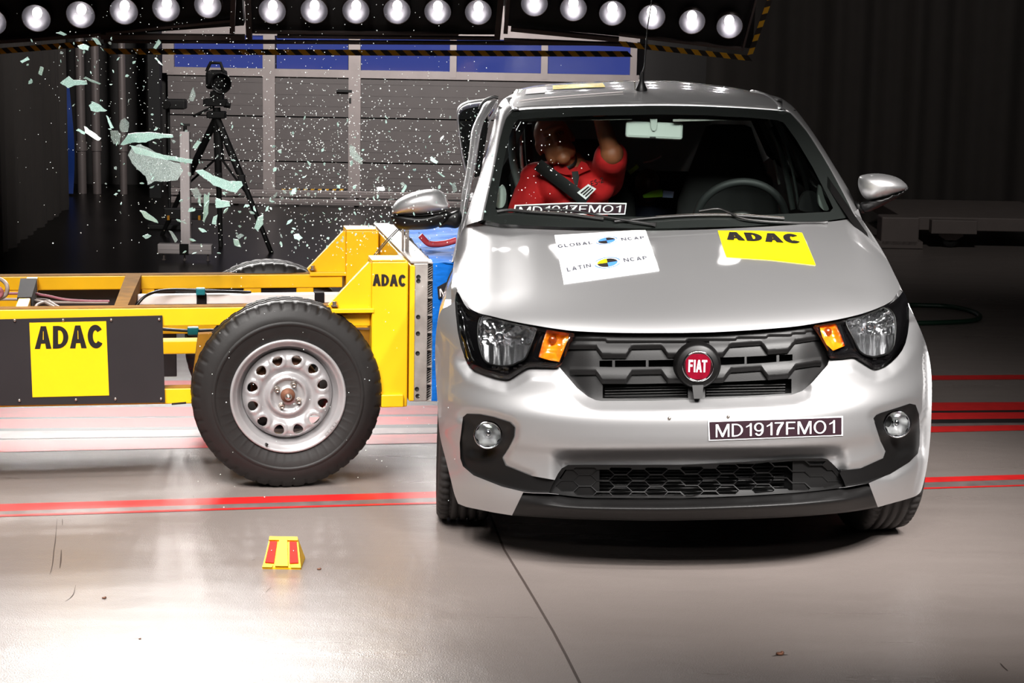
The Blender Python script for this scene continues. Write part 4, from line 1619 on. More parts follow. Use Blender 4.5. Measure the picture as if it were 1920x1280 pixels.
def BP(px, py):
    return FR(px, py, bumper_off(px, py))


bump = MB()
panel(bump, [p for p in BUMPER] + cr(HL_R[4:7], 3)[1:-1] + [], BP, 5.0, [], rim=(0, .03, 0)) if False else None
# the bumper is a sheet with real openings for grille, lamps and pockets
top_edge_hint = None
outer = (cr(SIL_L, 4) + BOT_L[1:-1] + [(981, 923)] + FOG_L[18:20][::-1][:0]
         + [(1000, 924.5), (1029, 925)] + [(1100, 933), (1280, 933.5), (1400, 929), (1492, 923.5), (1540, 919), (1586, 913.5), (1629, 905.5)] + cr(SIL_R, 4)
         + [(1704, 574), (1704.5, 606), (1698, 643), (1684, 667), (1662, 685.5), (1643, 692), (1633, 688.5), (1609, 673.5), (1600, 669.5), (1557, 673), (1555, 674), (1551.5, 684), (1524, 716), (1504, 733), (1484, 740), (1430, 743.5), (1316, 748.5), (1220, 751), (1128, 751.5), (1117, 750), (1102, 743), (1082, 727), (1051, 691), (1049, 688), (1030, 689), (997, 688.5), (985, 691.5), (961, 707), (949, 711.5), (925, 707), (888, 693.5), (874, 677), (864, 649), (858, 620), (854.5, 588)])
# openings reaching the lower edge: cut as one hole each, slightly inside the outline
def shrink_low(poly, lim):
    return poly


bump = MB()
hole_l = [p for p in FOG_L if not (p in ((1029, 925), (1000, 924.5), (981, 922.5)))]
panel(bump, outer, BP, 5.0, [], rim=lambda x, y: Vector((0, .03, 0)))
# remove the sheet inside pockets and lower grille
def cut_holes(mb, polys, fn):
    return mb


def bumper_sheet():
    mb = MB()
    lower = FOG_L[10:21]
    # union of the two pockets and the lower grille as one opening
    U = (FOG_L[:11] + FOG_L[11:12] + [(1046, 888), (1053, 878)] + LOWG[0:6] + [(1560, 868), (1574, 882.5), (1614, 878)] + FOG_R[18:] + FOG_R[:13]
         + [(1586, 912.5), (1540, 918), (1492, 922.5), (1400, 928), (1280, 932.5), (1100, 932), (1029, 924)] + [(1000, 923.5), (983, 922)] + FOG_L[16:])
    panel(mb, outer, BP, 5.0, [U], rim=alongray(.035))
    return mb


bo = part('bumper', bumper_sheet(), M_SIL, car, 'silver front bumper and wings')

# dark inner structure behind all openings
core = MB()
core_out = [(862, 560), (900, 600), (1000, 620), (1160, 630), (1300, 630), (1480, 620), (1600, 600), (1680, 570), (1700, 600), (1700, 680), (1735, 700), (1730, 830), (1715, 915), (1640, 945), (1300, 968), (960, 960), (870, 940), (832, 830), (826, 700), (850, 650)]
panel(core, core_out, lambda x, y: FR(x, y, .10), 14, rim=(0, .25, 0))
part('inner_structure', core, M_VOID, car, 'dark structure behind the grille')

# lower black band, pockets, fog lamps
for poly, fc, fr_ in ((FOG_L, (915, 815), 24.5), (FOG_R, (1682, 795), 24)):
    m = MB()
    segp = segs_of(poly)

    def fpk(x, y):
        d = polydist(x, y, segp)
        o = .012 + .03 * smooth(d / 30) * smooth((868 - y) / 30)
        return FR(x, y, o)
    hole = [(fc[0] + fr_ * 1.08 * math.cos(2 * PI * k / 28), fc[1] + fr_ * 1.08 * math.sin(2 * PI * k / 28)) for k in range(28)]
    panel(m, poly, fpk, 5, [hole], rim=(0, .05, 0))
    pk = part('fog_lamp_pocket', m, M_TRIMD, car, 'black pocket round the fog lamp')
    c = FR(fc[0], fc[1], .03)
    R = fr_ / FPX * c.y
    A = Vector((-.05 if fc[0] < 1300 else .05, -1, .06)).normalized()
    U = Vector((1, 0, 0))
    m = MB().lathe([(-.005, R * 1.12), (.006, R * 1.10), (.008, R * 1.0), (-.004, R * .97), (-.02, R * .95)], c, A, U, 40)
    fl_ = part('fog_lamp', m, M_REFL, car, 'round fog lamp')
    m = MB()
    n = 8
    m.lathe([(-.045 * math.cos(PI / 2 * i / n) - .003, max(.0008, R * .97 * math.sin(PI / 2 * i / n))) for i in range(n + 1)], c, A, U, 24, lambda k, th, r: r * (1 + .10 * math.cos(18 * th) * (k / 8)))
    part('reflector', m, M_FOGR, fl_)
    m = MB().ball(c - A * .012 + Vector((0, 0, .004)), .011, .012, .014).tube([c - A * .012, c - A * .04], .008, 10)
    part('bulb', m, M_CHROME, fl_)
    m = MB().lathe([(.004 + .012 * (1 - (k / 6) ** 2), max(.0008, R * .98 * k / 6)) for k in range(7)], c, A, U, 36)
    part('lens', m, M_CLEAR, fl_)

# lower grille: honeycomb bars in front of a dark recess
lg = MB()
seg_low = segs_of(LOWG)
hexw, hexh = 67.0, 20.5


def hex_holes():
    hs = []
    for c_ in range(0, 19):
        for r in range(-1, 4):
            cx = 1030 + c_ * 33.4
            cy = 878 + r * 21.2 + (c_ % 2) * 10.6 - (9.0 * ((cx - 1280) / 300) ** 2 if cx > 1280 else -1.5)
            h = [(cx - 21.7, cy), (cx - 11.1, cy - 9.9), (cx + 11.1, cy - 9.9), (cx + 21.7, cy), (cx + 11.1, cy + 9.9), (cx - 11.1, cy + 9.9)]
            # cells cut by the frame keep only the part inside it
            h = [q for k in range(6) for q in ((h[k][0] + (h[(k + 1) % 6][0] - h[k][0]) * t, h[k][1] + (h[(k + 1) % 6][1] - h[k][1]) * t) for t in (0, .34, .67))]
            ok = [inside(np.array([p[0]]), np.array([p[1]]), LOWG)[0] and polydist(p[0], p[1], seg_low) > 2.2 for p in h]
            if sum(ok) >= 8:
                h = [p for p, k in zip(h, ok) if k]
                hs.append(h)
    return hs


HH = hex_holes()
panel(lg, LOWG, lambda x, y: FR(x, y, .022 + .012 * math.sin(max(0, min(1, (y - 862) / 70)) * PI)), 7, HH, rim=(0, .022, -.003))
lgp = part('lower_grille', lg, M_TRIMD, car, 'black honeycomb lower grille')
m = MB()
m.add([FR(1060, 872, .06), FR(1580, 868, .06), FR(1580, 915, .07), FR(1040, 930, .07)], [(0, 1, 2, 3)])
# blanked outer cells
blank = MB()
panel(blank, [(1066, 875), (1124, 874), (1124, 932), (1034, 924)], lambda x, y: FR(x, y, .036), 9)
part('blank_plate', blank, M_TRIMD, lgp)
blank = MB()
panel(blank, [(1486, 863), (1548, 861), (1583, 912), (1486, 923)], lambda x, y: FR(x, y, .036), 9)
part('blank_plate', blank, M_TRIMD, lgp)
rad_ = MB()
for k in range(9):
    y = 876 + k * 6.5
    rad_.tube([FR(x, y - 4 * max(0, (x - 1300) / 280), .075) for x in range(1110, 1500, 30)], .003, 6)
part('cooler_bar', rad_, M_TRIM, lgp)

# lip
LIP_T = [(981, 923.5), (1029, 926.5), (1100, 934.5), (1280, 935), (1400, 930.5), (1492, 925), (1586, 915.5), (1629, 907)]
LIP_B = [(960, 966), (1065, 972.5), (1180, 975.5), (1280, 975.5), (1457, 970.5), (1581, 961), (1646, 950.5)]
lt, lb = cr(LIP_T, 8), cr(LIP_B, 8)


def along(poly, t):
    d = [0]
    for a, b in zip(poly, poly[1:]):
        d.append(d[-1] + math.hypot(b[0] - a[0], b[1] - a[1]))
    s = t * d[-1]
    return (float(np.interp(s, d, [p[0] for p in poly])), float(np.interp(s, d, [p[1] for p in poly])))


rows = []
for j, (s, o) in enumerate(((0, .03), (.06, .016), (.14, .0), (.24, -.022), (.34, -.042), (.42, -.052), (.48, -.056), (.54, -.054), (.62, -.045), (.75, -.025), (.9, -.004), (1.0, .012))):
    row = []
    for i in range(61):
        t = i / 60
        a, b = along(lt, t), along(lb, t)
        edge = smooth(min(t, 1 - t) / .09)
        p = (a[0] + (b[0] - a[0]) * s, a[1] + (b[1] - a[1]) * s)
        row.append(FR(p[0], p[1], o * (.25 + .75 * edge) if o < 0 else o))
    rows.append(row)
rows.append([p + Vector((0, .25, .0)) for p in rows[-1]])
part('front_lip', MB().grid(rows), M_TRIM, car, 'dark grey plastic lip under the bumper')

# ------------------------------------------------------------------ upper grille
GM = [(x, y) for x, y in GRILLE]
seg_g = segs_of(GRILLE)
gi = MB()
slotA = [[(1124, 676), (1148, 675.5), (1148, 688), (1124, 687.5)], [(1153, 675.5), (1211, 675), (1211, 687.5), (1153, 688)], [(1216, 675), (1268, 674), (1268, 687), (1216, 687.5)],
         [(1348, 670), (1396, 668.5), (1396, 682), (1348, 684.5)], [(1400, 668.3), (1456, 665.5), (1456, 679), (1400, 682)], [(1461, 665), (1486, 664), (1486, 676.5), (1461, 678.7)]]
slotB = [[(1130, 720), (1200, 719.5), (1290, 717.5), (1290, 746), (1200, 747.5), (1130, 746.5)], [(1322, 717), (1400, 714), (1484, 710), (1484, 737), (1400, 742), (1322, 745)]]


STEP_L = [(1072, 644), (1117, 644), (1129, 661), (1174, 661), (1185, 644), (1240, 643), (1252, 660), (1290, 660)]
STEP_R = [(1326, 660), (1356, 659), (1370, 640), (1427, 636), (1440, 654), (1478, 651), (1492, 633), (1530, 627)]
BARTOP = [(1070, 640), (1155, 641.5), (1240, 642), (1321, 640.5), (1402, 636), (1484, 629.5), (1532, 622)]


def topy(x):
    return float(np.interp(x, [p[0] for p in BARTOP], [p[1] for p in BARTOP]))


panel(gi, GRILLE, lambda x, y: FR(x, y, (.040 if y > topy(x) - 1 else .020) + .014 * smooth((abs(x - 1304) - 190) / 60)), 4, slotA + slotB, rim=alongray(.03))
gr_ = part('grille', gi, M_TRIM, car, 'dark grey grille with stepped bars')
for dy, ends in ((0, ((1064, 1286), (1330, 1538))), (48, ((1068, 1282), (1334, 1540)))):
    for stp, (xa, xb) in zip((STEP_L, STEP_R), ends):
        xs = sorted(set([xa, xb] + [p[0] for p in stp if xa < p[0] < xb]))
        yy = lambda x: float(np.interp(x, [p[0] for p in stp], [p[1] for p in stp])) + dy
        up_ = lambda x: topy(x) + dy * .98 + (0 if dy == 0 else 1)
        side = lambda x: .012 * smooth((abs(x - 1304) - 190) / 60)
        low = [(x, max(yy(x), up_(x) + 1.0)) for x in xs]
        face_ = [(x, up_(x) - 1.5) for x in np.linspace(xa, xb, 14)] + low[::-1]
        m = MB()
        panel(m, face_, lambda x, y: FR(x, y, .030 + side(x) - .004 * smooth((y - up_(x)) / 16)), 4, rim=alongray(.015))
        part('grille_bar', m, M_TRIM, gr_)
        m = MB()
        lip_ = [(x, y - .3) for x, y in low] + [(x + (0 if 1 else 0), y + 10.5) for x, y in low[::-1]]
        panel(m, lip_, lambda x, y: FR(x, y, .022 + side(x) + .010 * smooth((y - max(yy(x), up_(x) + 1) - 2.5) / 8)), 2.6, rim=alongray(.025))
        part('grille_bar_edge', m, M_TRIM, gr_)
m = MB()
for sgn, (a, b) in ((0, (1134, 1288)), (1, (1324, 1472))):
    for k in range(5):
        y = 724 + k * 5.2
        m.tube([FR(x, y - (x - 1300) * .02, .062) for x in np.linspace(a, b, 8)], .0024, 6)
part('cooler_bar', m, M_TRIM, gr_)
# badge
bc = FR(1308.5, 686, -.004)
BA = Vector((0, -1, .06)).normalized()
m = MB()
sb = bc.y / FPX
m.lathe([(-.03, 46 * sb), (.0, 42 * sb), (.006, 38 * sb), (.006, .001)], bc, BA, (1, 0, 0), 48)
m.prism([FR(1298, 722, -.0), FR(1319, 721.5, -.0), FR(1317, 747, .0), FR(1301, 747.5, .0)], (0, .03, 0))
bg = part('badge_base', m, M_TRIMD, gr_)
m = MB().lathe([(.004, 31 * sb), (.010, 30 * sb), (.012, 28 * sb), (.010, 26.5 * sb), (.004, 26 * sb)], bc, BA, (1, 0, 0), 48)
part('badge_ring', m, M_CHROME, gr_, 'chrome ring')
bu, bv = Vector((1, 0, 0)), BA.cross(Vector((1, 0, 0))) * -1
if bv.z < 0:
    bv = -bv


def BD(x, y, o=.010):
    return bc + bu * (x * sb) + bv * (y * sb) + BA * o


sh = cr([(-22, 17), (-14, 22), (0, 24), (14, 22), (22, 17), (24, 4), (22, -12), (14, -22), (0, -25), (-14, -22), (-22, -12), (-24, 4)], 4, True)
m = MB()
panel(m, sh, lambda x, y: BD(x, y, .0085), 4, rim=BA * -.006)
part('badge_shield', m, M_RED, gr_, 'dark red shield')
m = flatmb()
for ch, x0 in zip('FIAT', (-18.5, -8.2, -4, 7)):
    w_ = {'F': 8.5, 'I': 3, 'A': 11, 'T': 10}[ch]
    text(m, ch, [(x0, 12.5), (x0 + w_, 12.5), (x0 + w_, -11), (x0, -11)], lambda x, y: BD(x, y, .0105), w=.2)
part('badge_lettering', m, M_PLATEW, gr_, 'chrome letters')

# ------------------------------------------------------------------ headlamps
def headlamp(outline, refl, amber, bulb, abulb, abulb2, sgn, ah, white):
    so = segs_of(outline)
    m = MB()

    def fh(x, y):
        d = polydist(x, y, so)
        return FR(x, y, .016 + .030 * smooth((d - 2) / 14))
    panel(m, outline, fh, 5, [refl, amber], rim=(0, .05, 0))
    hl = part('headlamp', m, M_GLOSSK, car, 'clear headlamp with chrome reflector and amber indicator')
    sr = segs_of(refl)
    mx_ = max(polydist(x, y, sr) for x, y in [(bulb[0], bulb[1])])
    m = MB()
    bx, by = bulb

    def frf(x, y):
        r = math.hypot((x - bx), (y - by) * 1.05)
        th = math.atan2(y - by, x - bx)
        o = .085 - .00078 * r - .0000024 * r * r
        if y > by + 14:      # vertical flutes below the bulb
            o += .0023 * math.cos((x - bx) / 3.1)
        else:                # coarse facets
            o += .010 * noise.cell(Vector((th * 3.0, r / 11.0, 3))) * .5 + .004 * noise.noise(Vector((x / 9.0, y / 9.0, 1)))
        return FR(x, y, max(.018, o))
    panel(m, refl, frf, 2.4, rim=(0, -.012, 0))
    part('reflector', m, M_FACET, hl, 'faceted chrome reflector')
    # chrome edge round the bowl
    m = MB().tube([FR(x, y, .022) for x, y in dens(refl, 6)], .003, 6, True)
    part('reflector_edge', m, M_TRIMD, hl)
    c = FR(bx, by, .055)
    A = Vector((.05 * sgn, -1, .12)).normalized()
    m = MB().lathe([(-.03, .012), (.002, .018), (.006, .0165), (.006, .013), (-.004, .0125), (-.004, .008), (.008, .0075), (.012, .001)], c, A, (1, 0, 0), 28)
    part('bulb', m, M_CHROME, hl)
    m = MB()
    sa = segs_of(amber)
    panel(m, amber, lambda x, y: FR(x, y, .03 + .022 * smooth(polydist(x, y, sa) / 14) + .0012 * math.cos(y * 1.6)), 2.6, rim=(0, -.01, 0))
    part('indicator', m, M_AMBER, hl, 'amber indicator')
    m = MB().ball(FR(abulb[0], abulb[1], .042), .014, .012, .015)
    part('indicator_bulb', m, M_AMBD, hl)
    m = MB()
    panel(m, white, lambda x, y: FR(x, y, .026), 3, rim=(0, .006, 0))
    part('indicator_trim', m, M_CHROME, hl)
    # little chrome marks along the lower edge
    m = MB()
    for (x, y) in ah:
        m.box(FR(x, y, .012), .012, .004, .005)
    part('lens_mark', m, M_CHROME, hl)
    m = MB()
    panel(m, outline, lambda x, y: FR(x, y, -.001 + .014 * (1 - smooth(polydist(x, y, so) / 8))), 6)
    part('lens', m, M_CLEAR, hl, 'clear lens')
    return hl


REF_L = cr([(905, 590.5), (922, 594), (960, 604), (1003, 613), (1004, 622), (997, 643), (985, 671), (971, 679), (959, 684.5), (940, 686), (924, 683.5), (909, 676), (900, 655), (896, 630), (897, 606)], 4, True)
AMB_L = [(1025, 617.5), (1068, 624), (1061, 645), (1049, 677), (1030, 674), (1010, 668), (1017, 642)]
headlamp(cr(HL_L, 2, True), REF_L, AMB_L, (936, 632), (1036, 637), None, -1,
         [(926, 688), (942, 696), (950, 697), (966, 690), (976, 684)], [(1069, 626), (1074, 627), (1062, 655), (1052, 682), (1048, 680), (1060, 652)])
REF_R = cr([(1586, 601), (1612, 593), (1641, 582), (1657, 575.5), (1672, 584), (1679, 603), (1677, 643), (1667, 660), (1647, 667), (1633, 668), (1614, 660), (1601, 636)], 4, True)
AMB_R = [(1536, 611), (1567, 606), (1575, 625), (1583, 647), (1561, 656), (1549, 645), (1541, 630)]
headlamp(cr(HL_R, 2, True), REF_R, AMB_R, (1631, 612), (1552, 622), None, 1,
         [(1622, 674), (1638, 679), (1652, 676), (1664, 668), (1640, 673)], [(1568.5, 606), (1575, 605), (1587, 646), (1584, 648)])

# bumper number label, screws
seg = None
lab = [(1327.5, 789), (1580.5, 780), (1580.5, 816.5), (1329, 826)]
m = MB()
panel(m, lab, lambda x, y: FR(x, y, bumper_off(x, y) - .0035), 6, rim=(0, .0012, 0))
lbp = part('number_label', m, M_PLATEW, car, 'dark number label with white border')
m = MB()
panel(m, [(1330, 791), (1578, 782.4), (1578, 814.2), (1331.5, 823.4)], lambda x, y: FR(x, y, bumper_off(x, y) - .0058), 6)
part('label_field', m, M_PLATEK, lbp)
m = flatmb()
text(m, 'MD1917FMO1', [(1342, 795.5), (1565.5, 787.5), (1565.5, 811.5), (1342, 819.5)], lambda x, y: FR(x, y, bumper_off(x, y) - .0085), w=.115, gap=.15)
part('label_lettering', m, M_PLATEW, lbp)
for x, y in ((1255, 784), (1365.5, 781)):
    p = FR(x, y, bumper_off(x, y) - .001)
    part('screw', MB().lathe([(.004, .0005), (.003, .004), (0, .0055)], p, (0, -1, 0), (1, 0, 0), 14), M_STEEL, bo)

# ------------------------------------------------------------------ bonnet
hm = MB()
panel(hm, hood_outline, HD, 5, rim=alongray(.02))
hd = part('bonnet', hm, M_SIL, car, 'silver bonnet')
HDo = lambda x, y, o: W(x, y, hoodY(x, y) - o)
# white test sticker
wq = [(1039.5, 440.5), (1210, 429.8), (1236, 505.5), (1057, 530.5)]
m = MB()
panel(m, [wq[0], (1125, 435.5), wq[1], wq[2], (1147, 518), wq[3]], lambda x, y: HDo(x, y, .008), 9, rim=(0, 0, -.003))
ws = part('test_sticker', m, M_STKW, hd, 'white sticker with two lines of grey lettering and round target logos')
m = flatmb()
for s, q in (('GLOBAL', [(1045, 458.5), (1110, 451.5), (1111.5, 456.8), (1047, 464.5)]), ('NCAP', [(1164, 445.5), (1207, 442.5), (1209, 447), (1166, 451)]),
             ('LATIN', [(1062, 501.5), (1107, 493.5), (1109, 500), (1064, 509)]), ('NCAP', [(1168, 484), (1212, 479.5), (1214, 485.5), (1171, 491)])):
    text(m, s, q, lambda x, y: HDo(x, y, .013), w=.17, gap=.2)
part('sticker_lettering', m, M_LOGOG, ws)
for (cx, cy, rx, ry, cols) in ((1137.5, 450.5, 16, 5.3, 'bkbk'), (1139, 492, 19, 7.6, 'ykbk')):
    mats = {'b': M_LOGOB, 'k': M_INK, 'y': M_STKY}
    col = [('y' if cols[0] == 'y' else 'b'), 'k', 'b', 'k']
    # quadrants: upper left, upper right, lower right, lower left
    for k, a0 in ((0, 180), (1, 270), (2, 0), (3, 90)):
        pts = [(cx, cy)]
        for i in range(9):
            a = rad(a0 + 90 * i / 8 - 6)
            pts.append((cx + rx * math.cos(a), cy + ry * math.sin(a) - .1 * rx * math.cos(a)))
        mm = flatmb()
        mm.add([HDo(x, y, .013) for x, y in pts], [list(range(len(pts)))])
        part('logo_quadrant', mm, mats[col[k]], ws)
    mm = flatmb()
    for a0, a1 in ((20, 165), (205, 345)):
        pa = []
        for i in range(13):
            a = rad(a0 + (a1 - a0) * i / 12)
            pa.append(a)
        mm.grid([[HDo(cx + k * rx * math.cos(a), cy + k * ry * math.sin(a) - .1 * k * rx * math.cos(a), .013) for a in pa] for k in (1.22, 1.33)], False)
    part('logo_ring', mm, M_LOGOB, ws)
yq = [(1346, 432), (1503.5, 436), (1529, 495.5), (1362, 480.5)]
m = MB()
panel(m, [yq[0], (1425, 432.5), yq[1], (1516, 464), yq[2], (1445, 486), yq[3], (1353, 455)], lambda x, y: HDo(x, y, .008), 9, rim=(0, 0, -.003))
ys_ = part('yellow_sticker', m, M_STKY, hd, 'yellow sticker with black letters')
m = flatmb()
text(m, 'ADAC', [(1357, 434), (1497, 438.5), (1505, 456.5), (1363, 449)], lambda x, y: HDo(x, y, .014), w=.29, gap=.06)
part('sticker_lettering', m, M_INK, ys_)

# cowl, windscreen, frit
COWL = [(893, 414), (905, 421), (940, 426), (990, 429), (1060, 431.5), (1193, 432), (1300, 431), (1450, 424), (1550, 416), (1613, 407), (1598, 396), (1560, 405), (1400, 411), (1240, 412), (1100, 410), (960, 405), (925, 402), (908, 404)]
m = MB()
panel(m, COWL, lambda x, y: W(x, y, min(max(hoodY(x, y), 6.9) + .015 + max(0, (425 - y)) * .002, 7.35)), 8, rim=(0, .05, -.05))
part('cowl', m, M_TRIMD, car, 'black plastic cowl below the windscreen')
WO = [(962, 207), (1000, 204), (1107, 199.5), (1240, 197), (1320, 198.5), (1400, 202.5), (1467, 207.5), (1482, 212), (1513, 247), (1547, 300), (1580, 360), (1598, 396), (1603, 406), (1550, 414), (1400, 424), (1240, 428), (1060, 426), (940, 420), (905, 412), (917, 358), (927, 314), (938, 259), (949, 222)]
WI = [(972, 224), (1000, 221.5), (1107, 217), (1240, 214.5), (1320, 216), (1400, 220), (1456, 225), (1470, 230), (1493, 262), (1524, 314), (1552, 368), (1562, 390), (1556, 397), (1400, 404), (1240, 407), (1060, 404), (940, 397), (929, 392), (936, 347), (944, 303), (955, 255), (965, 230)]
m = MB()
panel(m, WO, lambda x, y: WS(x, y, .004), 9, [WI])
wsg = MB()
panel(wsg, WO, WS, 12)
wg = part('windscreen', wsg, M_WIND, car, 'clear windscreen')
part('screen_border', m, M_BLACKM, wg, 'black printed border')
# number label behind the glass
def NL(x, y, o=.01):
    return WS(x, y, o)
m = MB()
nq = [(965, 384), (1070, 379.5), (1175, 380.5), (1172, 402), (1070, 402), (962, 402)]
panel(m, nq, lambda x, y: NL(x, y, .012), 10)
nl = part('number_label', m, M_PLATEW, wg, 'dark number label lying behind the lower windscreen edge')
m = MB()
panel(m, [(967.5, 386), (1070, 381.7), (1173, 382.6), (1170.5, 400), (1070, 400.3), (964.5, 400)], lambda x, y: NL(x, y, .0105), 10)
part('label_field', m, M_PLATEK, nl)
m = flatmb()
text(m, 'MD1917FMO1', [(974, 388), (1165, 385), (1163, 398), (972, 403)], lambda x, y: NL(x, y + -1.5 * (1 - ((x - 1070) / 100) ** 2), .009), w=.115, gap=.15)
part('label_lettering', m, M_PLATEW, nl)

# wipers
for k, (blade, arm) in enumerate((([(932, 397), (955, 394), (1000, 398), (1060, 402), (1132, 411)], [(1020, 392), (1080, 396), (1150, 409), (1230, 421)]),
                                  ([(1152, 415), (1230, 408), (1300, 404), (1380, 404), (1470, 410)], [(1310, 396), (1345, 391.5), (1365, 398), (1400, 411), (1480, 417), (1550, 417)]))):
    wr_ = part('wiper', MB().tube([WS(x, y, -.012) for x, y in cr(blade, 5)], .0055, 8), M_BLACK, car, 'black wiper')
    part('wiper_arm', MB().tube([WS(x, y, -.024) for x, y in cr(arm, 5)], [.0045] * (len(arm) * 5 - 5) + [.009], 8), M_BLACK, wr_)
    part('wiper_rail', MB().tube([WS(x, y - 2.5, -.017) for x, y in cr(blade[1:], 5)], .0022, 6), M_STEEL, wr_)

# ------------------------------------------------------------------ pillars and roof
def strip3(pa, pb, Ya, Yb, n=24, m_=8, bulge=.0, pw=1.8):
    a, b = cr(pa, 6), cr(pb, 6)
    rows = []
    for j in range(m_ + 1):
        s = j / m_
        row = []
        for i in range(n + 1):
            t = i / n
            p, q = along(a, t), along(b, t)
            x, y = p[0] + (q[0] - p[0]) * s, p[1] + (q[1] - p[1]) * s
            ya = Ya(*p) if callable(Ya) else Ya
            yb = ya + Yb
            row.append(W(x, y, ya + (yb - ya) * s ** pw))
        rows.append(row)
    return rows


AP_L_in = [(962, 207), (949, 222), (938, 259), (927, 314), (917, 358), (905, 412)]
AP_L_out = [(948, 184), (934, 199), (927, 224), (916, 272), (906, 307), (892, 353), (879, 390), (871, 423)]
rows = strip3(AP_L_in, AP_L_out, windY, .13, 30, 8)
rows = [[p + Vector((0, .02, -.01)) for p in rows[0]]] + rows + [[p + Vector((.03, .07, 0)) for p in rows[-1]]]
part('windscreen_pillar', MB().grid(rows), M_SIL, car, 'silver pillar beside the broken door window')
AP_R_in = [(1467, 207.5), (1482, 212), (1513, 247), (1547, 300), (1580, 360), (1598, 396), (1603, 406)]
AP_R_out = [(1467, 186), (1490, 203), (1527, 252), (1563, 309), (1593, 359), (1609, 392), (1616, 412)]
rows = strip3(AP_R_in, AP_R_out, windY, .14, 30, 8)
rows = [[p + Vector((0, .02, -.01)) for p in rows[0]]] + rows + [[p + Vector((-.03, .07, 0)) for p in rows[-1]]]
part('windscreen_pillar', MB().grid(rows), M_SIL, car)
# wing tops between pillar foot and bonnet
def wing_pt(x, y):
    xe = lerp_tab([(408, 900), (414, 893), (440, 885), (470, 877), (505, 867), (541, 857), (575, 850)], y)
    yc = min(max(y, 415), 540)
    d = max(0.0, xe - x)
    return W(x, y, hoodY(lerp_tab([(408, 900), (414, 893), (440, 885), (470, 877), (505, 867), (541, 857)], yc) + 1, yc) + .001 + .0016 * d + .00022 * d * d)


m = MB()
panel(m, [(871, 423), (893, 414), (905, 408), (908, 415), (893, 420), (885, 445), (876, 475), (866, 508), (857, 541), (853, 564), (846, 570), (846, 540), (851, 490), (858, 450)],
      wing_pt, 4, rim=(0.02, .03, -.02))
part('wing', m, M_SIL, car, 'silver wing beside the bonnet')
m = MB()
panel(m, [(1603, 400), (1609, 392), (1616, 411), (1633, 441), (1653, 474), (1680, 520), (1692, 545), (1713, 590), (1704, 574), (1692, 547), (1688, 545), (1685, 530), (1663, 485), (1638, 443), (1613, 407)],
      lambda x, y: W(x, y, lerp_tab([(395, 7.25), (440, 7.05), (500, 6.85), (560, 6.70), (600, 6.66)], y)), 6, rim=(-.02, .03, -.02))
part('wing', m, M_SIL, car)

# roof
RF = [(962, 207), (983, 203.5), (1050, 201), (1107, 199.3), (1190, 197.4), (1280, 197.3), (1380, 201.2), (1440, 205), (1467, 207.5)]
RCR = [(970, 171), (1007, 163.5), (1073, 158.2), (1140, 155.3), (1207, 154), (1280, 155.3), (1330, 160.5), (1380, 166.5), (1414, 172)]
fa, fb = cr(RF, 8), cr(RCR, 8)
rows = []
NX = 48
front_pts = [WS(*along(fa, i / NX), 0) for i in range(NX + 1)]
crest = []
for i in range(NX + 1):
    t = i / NX
    a = abs(t * 2 - 1)
    crest.append(W(*along(fb, t), 8.45 + .05 * a))
for j in range(13):
    s = j / 12
    row = []
    for i in range(NX + 1):
        A_, B_ = front_pts[i], crest[i]
        p = A_.lerp(B_, s)
        # lift so the roof curves over smoothly but stays below the traced skyline
        p.z += .022 * math.sin(PI * s) ** 1.0 * (1 - .4 * s)
        row.append(p)
    rows.append(row)
last = rows[-1]
for dy, dz in ((.25, -.004), (.55, -.03), (.8, -.075), (.95, -.14)):
    rows.append([p + Vector(((.57 - p.x) * .04 * dy, dy, dz)) for p in last])
rows = [[p + Vector((0, .03, -.03)) for p in rows[0]]] + rows
rf_ = part('roof', MB().grid(rows), M_SIL, car, 'silver roof')
RG = rows[1:14]


def roof_pt(u, s, o=.002):
    """u across 0..1, s from the screen edge 0..1"""
    i = min(NX - 1, int(u * NX)); fu = u * NX - i
    j = min(11, int(s * 12)); fs = s * 12 - j
    p = RG[j][i].lerp(RG[j][i + 1], fu).lerp(RG[j + 1][i].lerp(RG[j + 1][i + 1], fu), fs)
    return p + Vector((0, 0, o))


# roof ditch mouldings and outer cant rails
def side_rows(front, side, back_x):
    return None


ml = [(972, 206), (971, 195), (973, 180), (980, 169)]
rowl = []
for (x, y), Y in zip(cr([(966, 207.5), (966, 195), (969, 182), (974, 170)], 5), np.linspace(7.83, 8.45, 16)):
    rowl.append(W(x, y, Y))
m = MB().grid([[p + Vector((-.022, 0, -.004)) for p in rowl], [p + Vector((-.012, -.004, .006)) for p in rowl], [p + Vector((.012, -.004, .007)) for p in rowl], [p + Vector((.02, 0, -.002)) for p in rowl]])
part('roof_moulding', m, M_SIL, rf_, 'bright roof channel strip')
rowr = []
for (x, y), Y in zip(cr([(1466, 207), (1455, 193), (1437, 180), (1412, 171.5)], 5), np.linspace(7.85, 8.5, 16)):
    rowr.append(W(x, y, Y))
m = MB().grid([[p + Vector((-.02, 0, -.004)) for p in rowr], [p + Vector((-.01, -.004, .007)) for p in rowr], [p + Vector((.01, -.004, .007)) for p in rowr], [p + Vector((.02, 0, -.004)) for p in rowr]])
part('roof_moulding', m, M_SIL, rf_, 'bright roof channel strip')
